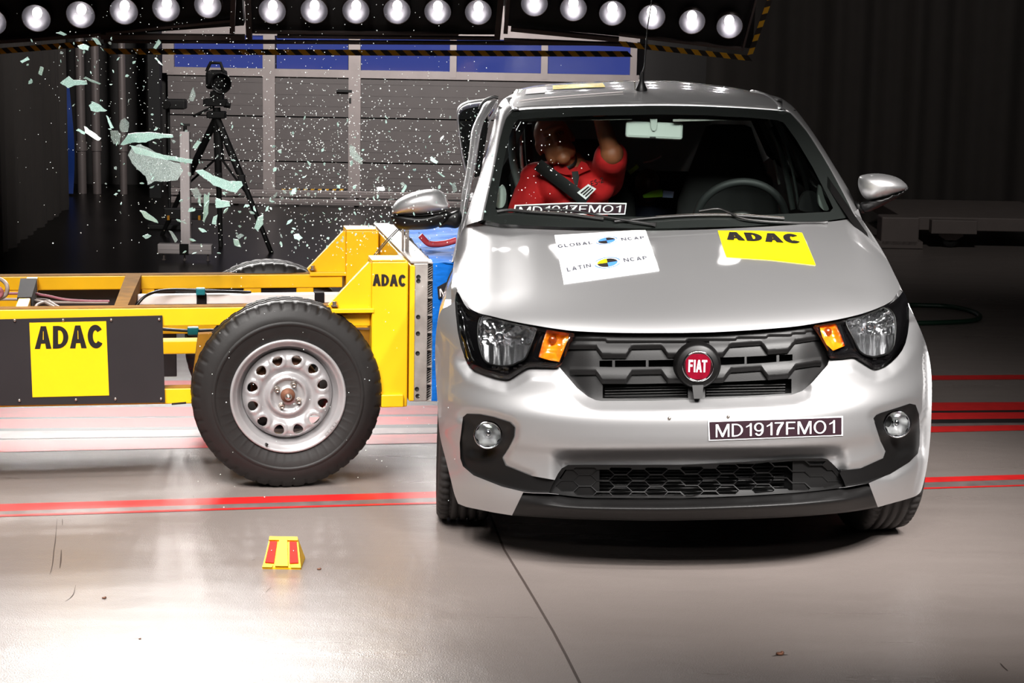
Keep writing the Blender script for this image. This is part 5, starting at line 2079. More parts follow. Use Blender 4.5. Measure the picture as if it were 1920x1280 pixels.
# cant rail, undamaged side: from the moulding down to the silhouette
pa = cr([(1467, 207.5), (1455, 193), (1437, 180), (1412, 171.5)], 5)
pb = cr([(1492, 206), (1478, 193), (1458, 181.5), (1414, 171.6)], 5)
rows = []
for j in range(6):
    s = j / 5
    rows.append([W(p[0] + (q[0] - p[0]) * s, p[1] + (q[1] - p[1]) * s, Y + .04 * s) for p, q, Y in zip(pa, pb, np.linspace(7.86, 8.5, 16))])
rows.append([p + Vector((-.02, .02, -.05)) for p in rows[-1]])
part('cant_rail', MB().grid(rows), M_SIL, car)
pa = cr([(962, 207), (964, 195), (967, 182), (972, 171)], 5)
pb = cr([(934, 199), (940, 190), (948, 183), (968, 172)], 5)
rows = []
for j in range(6):
    s = j / 5
    rows.append([W(p[0] + (q[0] - p[0]) * s, p[1] + (q[1] - p[1]) * s, Y + .04 * s) for p, q, Y in zip(pa, pb, np.linspace(7.86, 8.5, 16))])
rows.append([p + Vector((.02, .02, -.05)) for p in rows[-1]])
part('cant_rail', MB().grid(rows), M_SIL, car)

# aerial and roof bits
ab = roof_pt(.495, .42)
top = W(1232, -60, ab.y - .05)
m = MB().lathe([(0, .024), (.006, .023), (.02, .016), (.034, .011), (.05, .008), (.07, .006), (.078, .003)], ab, (0, -.2, 1), (1, 0, 0), 20)
an = part('aerial_foot', m, M_BLACK, car, 'black aerial')
m = MB().tube([ab + Vector((0, -.012, .06)), ab.lerp(top, .2) + Vector((.001, 0, 0)), ab.lerp(top, .5) + Vector((-.008, 0, 0)), top], [.004, .0028, .0022, .002], 8)
part('aerial_rod', m, M_BLACK, an)
for x, y in ((1190, 153), (1199, 152)):
    p = W(x, y, 8.1)
    q = W(x + 1, y + 24, 8.1)
    part('roof_pin', MB().tube([q, p], .002, 6).ball(p, .004), M_STEEL, rf_)
# stickers on the roof
m = MB()
m.grid([[roof_pt(u, s, .003) for u in np.linspace(.15, .36, 10)] for s in np.linspace(.60, .95, 6)])
part('yellow_sticker', m, M_STKY, rf_, 'yellow roof sticker')
m = MB()
m.grid([[roof_pt(u, s, .003) for u in np.linspace(.04, .12, 6)] for s in np.linspace(.45, .9, 6)])
part('test_sticker', m, M_STKW, rf_, 'white roof sticker')
m = MB().tube([roof_pt(u, .2 + .35 * u, .004) for u in np.linspace(.02, .42, 20)], .0022, 6)
part('measuring_thread', m, M_WHITE, rf_, 'white dotted thread')

# ------------------------------------------------------------------ sides, doors, rear
def YZpanel(mb, outline, xf, step=.05, holes=(), rim=(0, 0, 0)):
    panel(mb, outline, lambda y, z: Vector((xf(y, z), y, z)), step, holes, rim)
    return mb


XLs, XRs = -.262, 1.385      # body sides
def arch(yc, zc, r, z0, n=18):
    return [(yc + r * math.cos(a), zc + r * math.sin(a)) for a in np.linspace(PI, 0, n) if zc + r * math.sin(a) >= z0]


AXF, AXR = 6.86, 9.16
belt = [(6.72, .88), (7.0, .99), (7.4, 1.02), (8.4, 1.06), (9.35, 1.10), (9.6, 1.02), (9.66, .7), (9.62, .4), (9.5, .26)]
side = belt + arch(AXR, .29, .33, .22)[::-1] + [(8.7, .20), (7.3, .20)] + [q for q in arch(AXF, .29, .33, .22)[::-1] if q[0] > 6.68] + [(6.68, .57), (6.70, .7)]
for X, sg in ((XRs, 1), (XLs, -1)):
    def xf(y, z, X=X, sg=sg):
        o = -.115 * smooth((z - .70) / .34) - .03 * smooth((.45 - z) / .3) - .08 * smooth((y - 9.0) / .7) - .02 * math.exp(-((z - .5) / .12) ** 2) - .05 * smooth((6.8 - y) / .25)
        if sg < 0:   # pressed-in doors on the struck side
            o -= .10 * math.exp(-((y - 8.1) / .45) ** 2) * math.exp(-((z - .6) / .4) ** 2)
        return X + sg * o
    sd_ = side if sg > 0 else [(6.74, .80), (7.0, .90), (7.4, .96)] + side[3:]
    m = YZpanel(MB(), sd_, xf, .06, rim=(-sg * .03, 0, 0))
    sp_ = part('body_side', m, M_SIL, car, 'silver body side')
    m = MB()
    for y in (7.28, 8.28):
        m.tube([(xf(y, z) + sg * .001, y + (.0 if z > .4 else (.4 - z) * .1), z) for z in np.linspace(.24, 1.0, 16)], .003, 6)
    part('door_gap', m, M_BLACKM, sp_)
    for y in (8.1, 9.0):
        m = MB().box((xf(y, .92) + sg * .02, y, .92), .03, .16, .025, bev=.006)
        part('door_handle', m, M_SIL, sp_)
# undamaged side glass and frames
def gx(z, sg):
    X = XRs if sg > 0 else XLs
    return X - sg * (.115 + (z - 1.0) * .55)


for sg in (1,):
    win1 = [(7.42, 1.05), (8.22, 1.085), (8.18, 1.375), (7.95, 1.355), (7.7, 1.23)]
    win2 = [(8.34, 1.09), (9.0, 1.12), (8.95, 1.355), (8.3, 1.38)]
    gl = MB()
    for w_ in (win1, win2):
        YZpanel(gl, w_, lambda y, z: gx(z, sg) - sg * .005, .08)
    part('side_window', gl, M_WIND, car)
    fr = YZpanel(MB(), [(7.05, 1.0), (8.4, 1.06), (9.4, 1.1), (9.25, 1.34), (8.95, 1.40), (8.3, 1.42), (7.95, 1.40), (7.6, 1.25)], lambda y, z: gx(z, sg), .06, [win1, win2], rim=(-sg * .03, 0, 0))
    part('window_frame', fr, M_TRIMD, car)
# rear door glass frame on the struck side
win2 = [(8.40, 1.09), (9.0, 1.12), (8.95, 1.34), (8.42, 1.37)]
fr = YZpanel(MB(), [(8.30, 1.05), (9.4, 1.1), (9.25, 1.36), (8.95, 1.42), (8.32, 1.44)], lambda y, z: gx(z, -1) - .0, .06, [win2], rim=(.03, 0, 0))
part('window_frame', fr, M_TRIMD, car)
# tailgate
m = MB()
rows = []
for z, y in ((.3, 9.60), (.5, 9.66), (.8, 9.64), (1.05, 9.56), (1.2, 9.48), (1.38, 9.38)):
    hw = .74 - max(0, z - 1.0) * .42
    rows.append([Vector((XC - .01 + hw * math.sin(a), y - .10 * (1 - math.cos(a)), z)) for a in np.linspace(-PI / 2, PI / 2, 17)])
part('tailgate', MB().grid(rows), M_SIL, car)
m = MB().box((XC, 8.2, .22), 1.5, 2.6, .04)
part('floor_pan', m, M_VOID, car)

# front door of the struck side: bent outer frame
fo = [(912, 190), (906, 196), (900, 208), (893, 222), (884, 245), (881, 270), (877, 300), (872, 330), (866, 360), (862, 400), (859, 430), (853, 462), (846, 492)]
fi = [(933, 187), (926, 200), (917, 214), (908, 228), (902, 250), (898, 272), (894, 300), (890, 325), (885, 352), (877, 388), (870, 424), (862, 455), (853, 488)]
a, b = cr(fo, 5), cr(fi, 5)
rows = []
nn = len(a)
for s, dy in ((0, .05), (.06, .012), (.2, .0), (.42, .0), (.5, -.006), (.58, .0), (.8, .004), (.95, .012), (1, .05)):
    rows.append([W(p[0] + (q[0] - p[0]) * s, p[1] + (q[1] - p[1]) * s, 7.95 - .55 * i / nn + dy + .004 * noise.noise(Vector((i * .25, s * 3, 0)))) for i, (p, q) in enumerate(zip(a, b))])
rows.append(rows[0])
df = part('door_frame', MB().grid(rows), M_SIL, car, 'bent silver frame of the front door')
m = MB().grid([[W(x, y, 7.93) for x, y in cr([(916, 199), (912, 205), (909, 213)], 4)], [W(x, y, 7.90) for x, y in cr([(922, 201), (918, 207), (914, 216)], 4)], [W(x, y, 7.93) for x, y in cr([(928, 203), (924, 210), (919, 219)], 4)]])
part('frame_corner', m, M_CHROME, df)
m = MB().tube([W(x, y, 8.0) for x, y in cr([(934, 183), (925, 182), (914, 186), (906, 192), (899, 205)], 5)], .006, 8)
part('door_seal', m, M_BLACK, df)
m = MB()
panel(m, [(926, 190), (934, 188), (931, 205), (929, 215), (921, 225), (914, 240), (919, 215)], lambda x, y: W(x, y, 8.02), 6, rim=(0, .03, 0))
part('frame_end', m, M_SIL, df)
# rear door of the struck side sticking out
ro = [(915, 184), (897, 186), (878, 189), (866, 194), (858, 202), (856, 214), (857, 235), (859, 262), (864, 292), (869, 312), (873, 330)]
ri = [(912, 199), (896, 200), (880, 203), (868, 208), (862, 216), (861, 228), (863, 245), (866, 266), (869, 290), (873, 308), (876, 324)]
a, b = cr(ro, 5), cr(ri, 5)
rows = []
for s, dy in ((0, .08), (.1, .02), (.35, 0), (.7, .0), (.95, .02), (1, .06)):
    rows.append([W(p[0] + (q[0] - p[0]) * s, p[1] + (q[1] - p[1]) * s, 8.62 + dy) for p, q in zip(a, b)])
rd = part('rear_door_frame', MB().grid(rows), M_SIL, car, 'silver rear door frame')
m = MB()
panel(m, [(914, 197), (896, 199), (880, 202), (867, 207), (861, 217), (861, 230), (865, 266), (873, 308), (880, 335), (900, 330), (915, 240)], lambda x, y: W(x, y, 8.72), 10)
part('rear_door_glass', m, M_DARKGL, rd, 'dark rear door glass')

# ------------------------------------------------------------------ mirrors
YM = 7.35


def domed(outline, Y, d, mtl, parent, name, label=None):
    ol = dens(cr(outline, 4, True), 2.0)
    cx = (min(p[0] for p in ol) + max(p[0] for p in ol)) / 2
    cy = (min(p[1] for p in ol) + max(p[1] for p in ol)) / 2
    ang = np.array([math.atan2(p[1] - cy, p[0] - cx) for p in ol])
    rr_ = np.array([math.hypot(p[1] - cy, p[0] - cx) for p in ol])
    o_ = np.argsort(ang)
    ang, rr_ = ang[o_], rr_[o_]

    def f(x, y):
        r = math.hypot(x - cx, y - cy)
        R = float(np.interp(math.atan2(y - cy, x - cx), ang, rr_, period=2 * PI))
        t = min(1.0, r / R)
        return W(x, y, Y - d * math.sqrt(max(0, 1 - t ** 2.2)))
    m_ = MB()
    panel(m_, cr(outline, 4, True), f, 3.0, rim=alongray(.05))
    return part(name, m_, mtl, parent, label)


for shell, base, arm, neck in (
        ([(735, 396), (738, 385), (747, 374), (765, 364), (790, 356.5), (810, 354.5), (825, 356.5), (835, 365), (840, 377), (843, 390), (830, 396.5), (800, 402), (777, 403), (740, 402)],
         [(735, 403), (777, 404), (812, 402), (838, 396), (846, 402), (832, 416), (820, 426), (800, 430), (757, 430.5), (743, 425), (736.5, 415)],
         [(832, 402), (846, 398), (862, 394), (866, 410), (858, 427), (838, 426), (822, 425)], .02),
        ([(1610, 334), (1617, 328), (1640, 325), (1663, 327), (1683, 333), (1697, 343), (1701, 353), (1683, 362), (1657, 370), (1633, 375), (1620, 370), (1613, 360), (1609, 347)],
         [(1703, 350), (1695, 362), (1667, 379), (1647, 389), (1627, 397), (1618, 394), (1613, 381), (1633, 375.5), (1657, 370.5), (1683, 362.5)],
         [(1603, 377), (1614, 380), (1622, 392), (1622, 399), (1614, 399), (1606, 392)], .02)):
    mr = domed(shell, YM, .08, M_SIL, car, 'door_mirror', 'silver door mirror')
    domed(base, YM + .005, .05, M_TRIMD, mr, 'mirror_base', 'black underside')
    domed(arm, YM + .035, .03, M_TRIMD, mr, 'mirror_arm', 'black mirror arm')
    m = MB()
    panel(m, cr(shell + [], 3, True), lambda x, y: W(x, y, YM + .055), 6)
    part('mirror_back', m, M_GLOSSK, mr)

# ------------------------------------------------------------------ wheels of the car
def car_wheel(cx, cy, cz, R, wd_, steer, camber=0.0):
    A = Vector((math.cos(steer), math.sin(steer), camber)).normalized()
    U = Vector((0, 0, 1))
    U = (U - A * U.dot(A)).normalized()
    h = wd_ / 2
    prof = [(-h * .8, R - .10), (-h, R - .06), (-h * .98, R - .02), (-h * .86, R - .004)]
    for g in (-.52, -.17, .17, .52):
        prof += [(h * g - .006, R), (h * g - .005, R - .007), (h * g + .005, R - .007), (h * g + .006, R)]
    prof += [(h * .86, R - .004), (h * .98, R - .02), (h, R - .06), (h * .8, R - .10)]
    nb = 60
    def rf(k, th, r):
        a = prof[k][0]
        i = (th / (2 * PI) * nb) % 1
        return r - .005 if (abs(a) > h * .55 and abs(a) < h * .95 and i < .2) else r
    w = part('wheel', MB().lathe(prof, (cx, cy, cz), A, U, nb * 5, rf), M_TREAD, car, 'black tyre')
    rm = MB().lathe([(-h * .75, .001), (-h * .7, .10), (-h * .6, .14), (-h * .8, R - .105)], (cx, cy, cz), A, U, 40)
    rm.lathe([(h * .75, .001), (h * .7, .10), (h * .6, .14), (h * .8, R - .105)], (cx, cy, cz), A, U, 40)
    part('rim', rm, M_RIMS, w)


TR = .288
pl = GZ(858, 988)
pr_ = GZ(1650, 1007)
car_wheel(XLs + .10, AXF, TR, TR, .185, rad(3), -.02)
car_wheel(XRs - .115, AXF - .03, TR, TR, .19, rad(11), .03)
car_wheel(XLs + .12, AXR, TR, TR, .18, 0)
car_wheel(XRs - .12, AXR, TR, TR, .18, 0)
# ================================================================== INSIDE THE CAR
M_DASH = mat('dashboard_grey', (32, 34, 34), rough=.6, var=.06, vscale=20, bump=.1, bscale=300)
M_SEAT = mat('seat_black', (11, 11, 11), rough=.85, var=.1, vscale=30)
M_LINER = mat('headliner_grey', (176, 176, 168), rough=.9, var=.03)
M_INTP = mat('pale_trim', (196, 205, 198), rough=.55, var=.03)
M_DSKIN = mat('dummy_rubber', (150, 88, 58), rough=.5, var=.12, vscale=14)
M_DSKIN2 = mat('child_dummy_rubber', (92, 52, 36), rough=.4, var=.15, vscale=14)
M_SHIRT = mat('red_shirt', (186, 16, 20), rough=.85, var=.1, vscale=18, bump=.3, bscale=22)
M_BELT = mat('belt_black', (24, 23, 24), rough=.7, var=.1)
M_LIME = mat('lime_tape', (150, 215, 30), rough=.5)
M_NAVY = mat('navy_cloth', (26, 30, 52), rough=.8)

# dashboard
rows = []
for y, z in ((7.2, 1.0), (7.3, 1.0), (7.42, .995), (7.55, .985), (7.64, .965), (7.68, .93), (7.70, .86), (7.66, .72), (7.6, .5)):
    rows.append([Vector((x, y + .06 * abs((x - .57) / .6) ** 2, z + .008 * math.sin((x - .57) * 4) + (.022 * math.exp(-((x - .90) / .16) ** 2) if 7.4 < y < 7.66 else 0))) for x in np.linspace(-.08, 1.22, 36)])
part('dashboard', MB().grid(rows), M_DASH, car, 'dark grey dashboard')
m = MB()
for i in range(9):
    p = W(1160 + i * 12, 404, 7.22)
    m.box((p.x, 7.25, 1.006), .014, .012, .006)
part('air_vent', m, M_INTP, car)

# steering wheel
top = W(1395, 341, 7.78)
tl = rad(24)
R_ = .178
sc_ = top + Vector((0, R_ * math.sin(tl), -R_ * math.cos(tl)))
up = Vector((0, -math.sin(tl), math.cos(tl)))
m = MB().tube([sc_ + Vector((1, 0, 0)) * R_ * math.cos(a) + up * R_ * math.sin(a) for a in np.linspace(0, 2 * PI, 64, endpoint=False)], .0155, 14, True)
sw = part('steering_wheel', m, M_DASH, car, 'dark steering wheel')
nw = Vector((1, 0, 0)).cross(up)
m = MB().ball(sc_, .07, .05, .03, Matrix((Vector((1, 0, 0)), up, nw)).transposed())
for a in (0, PI, -PI / 2):
    m.tube([sc_, sc_ + Vector((1, 0, 0)) * R_ * math.cos(a) + up * R_ * math.sin(a)], .016, 8, flat=.6)
part('wheel_hub', m, M_BLACK, sw)

# seats
def seat(cx, y0, w, ztop, hr=True):
    rows = []
    for z, ww, dy, th in ((.45, .98, -.02, .12), (.6, 1.0, 0, .13), (.8, 1.0, .05, .12), (.98, .92, .10, .11), (ztop - .16, .66, .15, .09), (ztop - .06, .5, .17, .08), (ztop - .01, .42, .175, .05), (ztop, .3, .178, .01)):
        rows.append([Vector((cx + w / 2 * ww * math.copysign(abs(math.cos(a)) ** .5, math.cos(a)), y0 + dy - th / 2 * math.copysign(abs(math.sin(a)) ** .6, math.sin(a)), z)) for a in np.linspace(0, 2 * PI, 32, endpoint=False)])
    s = part('seat_back', MB().grid(rows, closed=True), M_SEAT, car, 'black seat back')
    c = MB()
    c.box((cx, y0 - .25, .44), w, .52, .16, bev=.04)
    part('seat_cushion', c, M_SEAT, s)
    return s


seat(W(1373, 300, 8.3).x, 8.32, .46, 1.30)
seat(W(1100, 300, 8.4).x, 8.42, .46, 1.22)
m = MB().box((.57, 9.0, .80), 1.2, .14, .5, Matrix.Rotation(rad(-12), 3, 'X'), .04)
part('rear_bench', m, M_SEAT, car, 'dark rear bench')
# headliner and visors
rows = []
for s in np.linspace(0, 1, 9):
    rows.append([roof_pt(u, s * .96, -.035) + Vector((0, .05, 0)) for u in np.linspace(.03, .97, 20)])
rows.append([p + Vector((0, .5, -.04)) for p in rows[-1]])
part('headliner', MB().grid(rows), M_LINER, car, 'pale headliner')
for xa, xb in ((975, 1185), (1262, 1440)):
    m = MB()
    panel(m, [(xa, 223.5), ((xa + xb) / 2, 219), (xb, 219 + (3 if xb > 1300 else 0)), (xb, 224 + (3 if xb > 1300 else 0)), ((xa + xb) / 2, 225.5), (xa, 228)], lambda x, y: W(x, y, windY(x, y) + .07), 8, rim=(0, .015, 0), back=True)
    part('sun_visor', m, M_LINER, car)
# interior mirror
c = W(1226.5, 244.5, 7.82)
s = 7.82 / FPX
M2 = Matrix.Rotation(rad(1.5), 3, 'Y') @ Matrix.Rotation(rad(-8), 3, 'X')
m = MB().box(c, 107 * s, .028, 32 * s, M2, .011)
im = part('interior_mirror', m, M_INTP, car, 'pale back of the interior mirror')
m = MB()
panel(m, [(1219, 223), (1232.5, 223), (1231, 240), (1228, 245), (1223.5, 245), (1221, 240)], lambda x, y: W(x, y, 7.795), 4, rim=(0, .02, 0), back=True)
part('mirror_stem', m, M_INTP, im)
m = MB().box(W(1224, 258, 7.80), 11 * s, .012, 3.5 * s, bev=.002)
part('dip_lever', m, M_BLACK, im)
# door pillars, belts and trims seen through the screen
M_PIL = mat('inner_pillar_grey', (70, 76, 74), rough=.6, var=.06)
for pts, r, Y, mt in (([(1446, 238), (1462, 280), (1476, 335), (1487, 392)], .016, 8.25, M_PIL), ([(1459, 238), (1478, 290), (1490, 340), (1498, 392)], .007, 8.1, M_PIL),
                      ([(1474, 246), (1496, 295), (1510, 340), (1516, 372)], .012, 8.0, M_SEAT), ([(1450, 300), (1456, 320), (1461, 345)], .008, 8.4, M_INTP),
                      ([(960, 240), (962, 300), (972, 345), (984, 392)], .02, 8.2, M_PIL), ([(975, 236), (978, 300), (984, 345), (996, 392)], .008, 8.35, M_INTP),
                      ([(990, 232), (992, 290), (1000, 350), (1004, 392)], .02, 8.45, M_SEAT)):
    part('inner_pillar', MB().tube([W(x, y, Y) for x, y in cr(pts, 6)], r, 8, flat=.6), mt, car)
m = MB()
panel(m, cr([(931, 388), (934, 362), (941, 348), (948, 356), (949, 374), (943, 388)], 5, True), lambda x, y: W(x, y, 7.5 - .03 * math.cos((x - 940) / 6)), 4, rim=(0, .04, 0))
part('door_trim', m, M_INTP, car, 'pale rounded door trim')
m = MB()
panel(m, cr([(1535, 350), (1539, 349), (1546, 372), (1554, 392), (1545, 394), (1536, 384), (1534, 366)], 4, True), lambda x, y: W(x, y, 7.6), 4, rim=(0, .03, 0))
part('door_trim', m, M_INTP, car, 'pale door trim edge')
m = MB()
panel(m, cr([(1500, 394), (1504, 368), (1516, 359), (1530, 362), (1536, 380), (1548, 396)], 4, True), lambda x, y: W(x, y, 7.65), 5, rim=(0, .04, 0))
part('mirror_trim', m, M_SEAT, car)


# ------------------------------------------------------------------ crash dummies: one continuous body by voxel fusion
def fuse(name, mb, m, parent, voxel=.008, smooth_it=4, deform=None):
    me = mb.mesh(name, (0, 0, 0))
    o = bpy.data.objects.new(name, me)
    COL.objects.link(o)
    r = o.modifiers.new('fuse', 'REMESH')
    r.mode = 'VOXEL'
    r.voxel_size = voxel
    sm = o.modifiers.new('soft', 'SMOOTH')
    sm.iterations = smooth_it
    sm.factor = .5
    dg = bpy.context.evaluated_depsgraph_get()
    me2 = bpy.data.meshes.new_from_object(o.evaluated_get(dg))
    bpy.data.objects.remove(o)
    vs = [v.co.copy() for v in me2.vertices]
    if deform:
        vs = [deform(v) for v in vs]
    fs = [list(p.vertices) for p in me2.polygons]
    bpy.data.meshes.remove(me2)
    out = MB().add(vs, fs, True)
    return part(name, out, m, parent)


def capsule(mb, pts, rs, seg=16):
    """tapered limb with round ends"""
    pts = [Vector(p) for p in pts]
    mb.tube(pts, rs, seg)
    for p, r in zip(pts, rs):
        mb.ball(p, r, seg=seg, rings=10)
    return mb


HC = W(1040, 263, 8.15)
tiltm = Matrix.Rotation(rad(24), 3, 'Y').inverted() @ Matrix.Rotation(rad(-12), 3, 'X') @ Matrix.Rotation(rad(6), 3, 'Z')
SLp, SRp = W(1006, 336, 8.24), W(1136, 338, 8.26)
NB = W(1068, 316, 8.22)
CH = W(1078, 378, 8.20)
PV = Vector((CH.x - .01, 8.30, .56))
dum = thing('crash_test_dummy', 'adult crash test dummy in a red shirt behind the windscreen, one arm flung up', 'crash dummy', (PV.x, PV.y, .5))


def hp_(x, y, z):
    return HC + tiltm @ Vector((x, y, z))


b = MB()
b.ball(HC + tiltm @ Vector((0, .02, .025)), .074, .092, .088, tiltm)
b.ball(hp_(0, -.012, -.035), .06, .068, .07, tiltm)
b.ball(hp_(0, -.052, -.088), .030, .028, .026, tiltm)          # chin
b.ball(hp_(.038, -.02, -.06), .026, .035, .035, tiltm)
b.ball(hp_(-.038, -.02, -.06), .026, .035, .035, tiltm)
capsule(b, [hp_(0, -.07, .018), hp_(0, -.088, -.022)], [.009, .0145], 10)   # nose
b.ball(hp_(0, -.066, .034), .05, .018, .014, tiltm)            # brow
b.ball(hp_(0, -.074, -.050), .024, .012, .007, tiltm)          # lips
b.ball(hp_(0, -.072, -.060), .020, .012, .006, tiltm)
for sg in (-1, 1):
    b.ball(hp_(sg * .074, .02, -.005), .010, .022, .03, tiltm)  # ears
capsule(b, [hp_(0, .02, -.06), NB + Vector((0, .02, -.01))], [.052, .056])
capsule(b, [NB, CH + Vector((0, .03, 0)), PV], [.075, .125, .135], 24)
capsule(b, [SLp, SRp], [.06, .06])
EL = W(1147, 289, 8.02)
TIP = W(1125, 218, 7.98)
capsule(b, [SRp, EL], [.056, .05])
capsule(b, [EL, EL.lerp(TIP, .5), TIP], [.038, .036, .030])
SL2 = W(982, 398, 8.14)
capsule(b, [SLp, SL2, Vector((SL2.x, 8.0, .72))], [.056, .052, .045])
for sg in (-1, 1):
    capsule(b, [PV + Vector((sg * .08, 0, 0)), Vector((PV.x + sg * .1, 7.88, .60)), Vector((PV.x + sg * .1, 7.74, .30))], [.08, .065, .05])


def face(v):
    for sg in (-1, 1):
        e = hp_(sg * .030, -.078, .010)
        d = (v - e).length
        if d < .024:
            v = v + (tiltm @ Vector((0, 1, 0))) * .010 * (1 - d / .024)
    return v


body = fuse('body', b, M_DSKIN, dum, .0065, 3, face)
eye = MB()
for sg in (-1, 1):
    eye.ball(hp_(sg * .030, -.058, .010), .011, .010, .007, tiltm, 12, 8)
part('eyelid', eye, M_DSKIN2, dum)
# rubber neck with collar clamp
m = MB()
for k in range(5):
    p = hp_(0, .02, -.07).lerp(NB, .2 + k * .2)
    m.lathe([(-.007, .04), (-.007, .060), (.007, .060), (.007, .04)], p, (NB - hp_(0, .02, -.07)), (1, 0, 0), 24)
part('neck', m, M_BLACK, dum, 'black ribbed neck')
s_ = MB()
capsule(s_, [NB + Vector((0, .02, -.02)), CH + Vector((0, .03, 0)), PV + Vector((0, 0, .05))], [.082, .140, .148], 28)
capsule(s_, [SLp, NB.lerp(CH, .35), SRp], [.072, .09, .074])
capsule(s_, [SRp, SRp.lerp(EL, .86)], [.074, .070])
capsule(s_, [SLp, SL2], [.073, .068])
s_.ball(CH + Vector((-.07, -.03, .06)), .09, .09, .07)
s_.ball(CH + Vector((.07, -.03, .06)), .09, .09, .07)


def folds(v):
    n = noise.noise(Vector((v.x * 9, v.y * 9, v.z * 14)))
    n2 = noise.noise(Vector((v.x * 22 + v.z * 10, v.y * 22, v.z * 8)))
    return v + Vector((0, -.006 * n - .003 * n2, .002 * n))


part_shirt = fuse('shirt', s_, M_SHIRT, dum, .008, 3, folds)
part_shirt['label'] = 'red polo shirt'
# collar flaps, placket and printed marks on the chest
for q in ([(1034, 306), (1048, 300), (1062, 312), (1074, 327), (1060, 328), (1042, 322)], [(1090, 302), (1100, 306), (1107, 318), (1092, 324), (1080, 330), (1080, 318)]):
    m = MB()
    panel(m, q, lambda x, y: W(x, y, 8.085 + .0012 * abs(x - 1072)), 5, rim=(0, .012, 0), back=True)
    part('collar', m, M_SHIRT, part_shirt)


def chestY(x, y):
    return 8.045 + .00045 * abs(x - 1078) ** 1.3 * .6 - .0002 * (y - 340)


m = MB()
panel(m, [(1072, 322), (1084, 321), (1086, 332), (1082, 352), (1079, 352), (1074, 336)], lambda x, y: W(x, y, chestY(x, y)), 4, rim=(0, .01, 0))
part('placket', m, M_BLACKM, part_shirt, 'dark open placket')
# belt
def ribbon(a, b, w, fn, n=14):
    d = Vector((b[0] - a[0], b[1] - a[1]))
    nn = Vector((-d.y, d.x)).normalized() * w / 2
    return [[fn(a[0] + d.x * t + nn.x * s, a[1] + d.y * t + nn.y * s) for t in np.linspace(0, 1, n)] for s in (-1, 1)]


r_ = ribbon((1008, 308), (1100, 378), 23, lambda x, y: W(x, y, chestY(x, y) - .022))
m = MB().grid(r_ + [[p + Vector((0, .004, 0)) for p in r_[1]], [p + Vector((0, .004, 0)) for p in r_[0]], r_[0]])
bl2 = part('seat_belt', m, M_BELT, car, 'black belt across the red shirt')
cq = [(1103, 345), (1118, 354), (1098, 374), (1082, 361)]
fb_ = lambda x, y: W(x, y, chestY(x, y) - .030)
m = MB().prism([fb_(*q) for q in cq], (0, .003, 0))
tl_ = part('target_label', m, M_STKW, bl2, 'white label with three black bars')
m = flatmb()
for t in (.2, .46, .72):
    a, b_ = .14, .86
    pts = [bil([cq[0], cq[1], cq[2], cq[3]], u, v) for u, v in ((t, a), (t + .14, a), (t + .14, b_), (t, b_))]
    m.add([W(x, y, chestY(x, y) - .0312) for x, y in pts], [(0, 1, 2, 3)], False)
part('label_bar', m, M_INK, tl_)
m = flatmb()
text(m, 'ES-2', [(1107, 340), (1130, 332), (1132, 342), (1109, 350)], lambda x, y: W(x, y, chestY(x, y) - .030), w=.17)
part('shirt_lettering', m, M_INK, part_shirt)

# child dummy on the rear seat
CC = W(1214, 345, 8.72)
ch = thing('child_dummy', 'brown headed child dummy with lime tape on the rear seat beneath the interior mirror', 'crash dummy', (CC.x, 8.85, .6))
b = MB()
b.ball(CC, .056, .064, .07)
b.ball(CC + Vector((0, -.02, -.035)), .045, .05, .045)
capsule(b, [CC + Vector((0, -.055, .0)), CC + Vector((0, -.066, -.02))], [.006, .010], 8)
capsule(b, [CC + Vector((0, .02, -.05)), CC + Vector((0, .05, -.13))], [.035, .04])
capsule(b, [CC + Vector((0, .06, -.16)), CC + Vector((0, .08, -.40))], [.085, .10])
for sg in (-1, 1):
    capsule(b, [CC + Vector((sg * .1, .05, -.15)), CC + Vector((sg * .13, -.02, -.32))], [.036, .03])
    capsule(b, [CC + Vector((sg * .05, .05, -.40)), CC + Vector((sg * .06, -.2, -.40)), CC + Vector((sg * .06, -.27, -.56))], [.05, .042, .034])
fuse('body', b, M_DSKIN2, ch, .0065, 3)
s_ = MB()
capsule(s_, [CC + Vector((0, .06, -.165)), CC + Vector((0, .08, -.38))], [.094, .108])
for sg in (-1, 1):
    capsule(s_, [CC + Vector((sg * .1, .05, -.155)), CC + Vector((sg * .12, 0, -.26))], [.046, .042])
fuse('jumper', s_, M_NAVY, ch, .009, 3)
m = MB()
panel(m, [(1177, 321), (1194, 308), (1199, 314), (1182, 328)], lambda x, y: W(x, y, 8.62), 4, rim=(0, .01, 0), back=True)
part('tape_strip', m, M_LIME, ch, 'lime tape')
m = MB()
panel(m, [(1205, 366), (1222, 358), (1242, 355), (1243, 369), (1207, 371)], lambda x, y: W(x, y, 8.60), 4, rim=(0, .01, 0), back=True)
part('tape_strip', m, M_LIME, ch, 'lime tape')
m = MB()
panel(m, [(1244, 357), (1264, 359), (1262, 371), (1242, 370)], lambda x, y: W(x, y, 8.60), 4, rim=(0, .01, 0), back=True)
q = part('label_tag', m, mat('pale_blue_tag', (170, 190, 235), rough=.5), ch, 'pale blue tag')
m = MB().tube([W(x, y, 8.66) for x, y in ((1206, 305), (1222, 302), (1236, 295), (1240, 292))], .004, 6)
part('strap', m, M_PLATEW, ch)
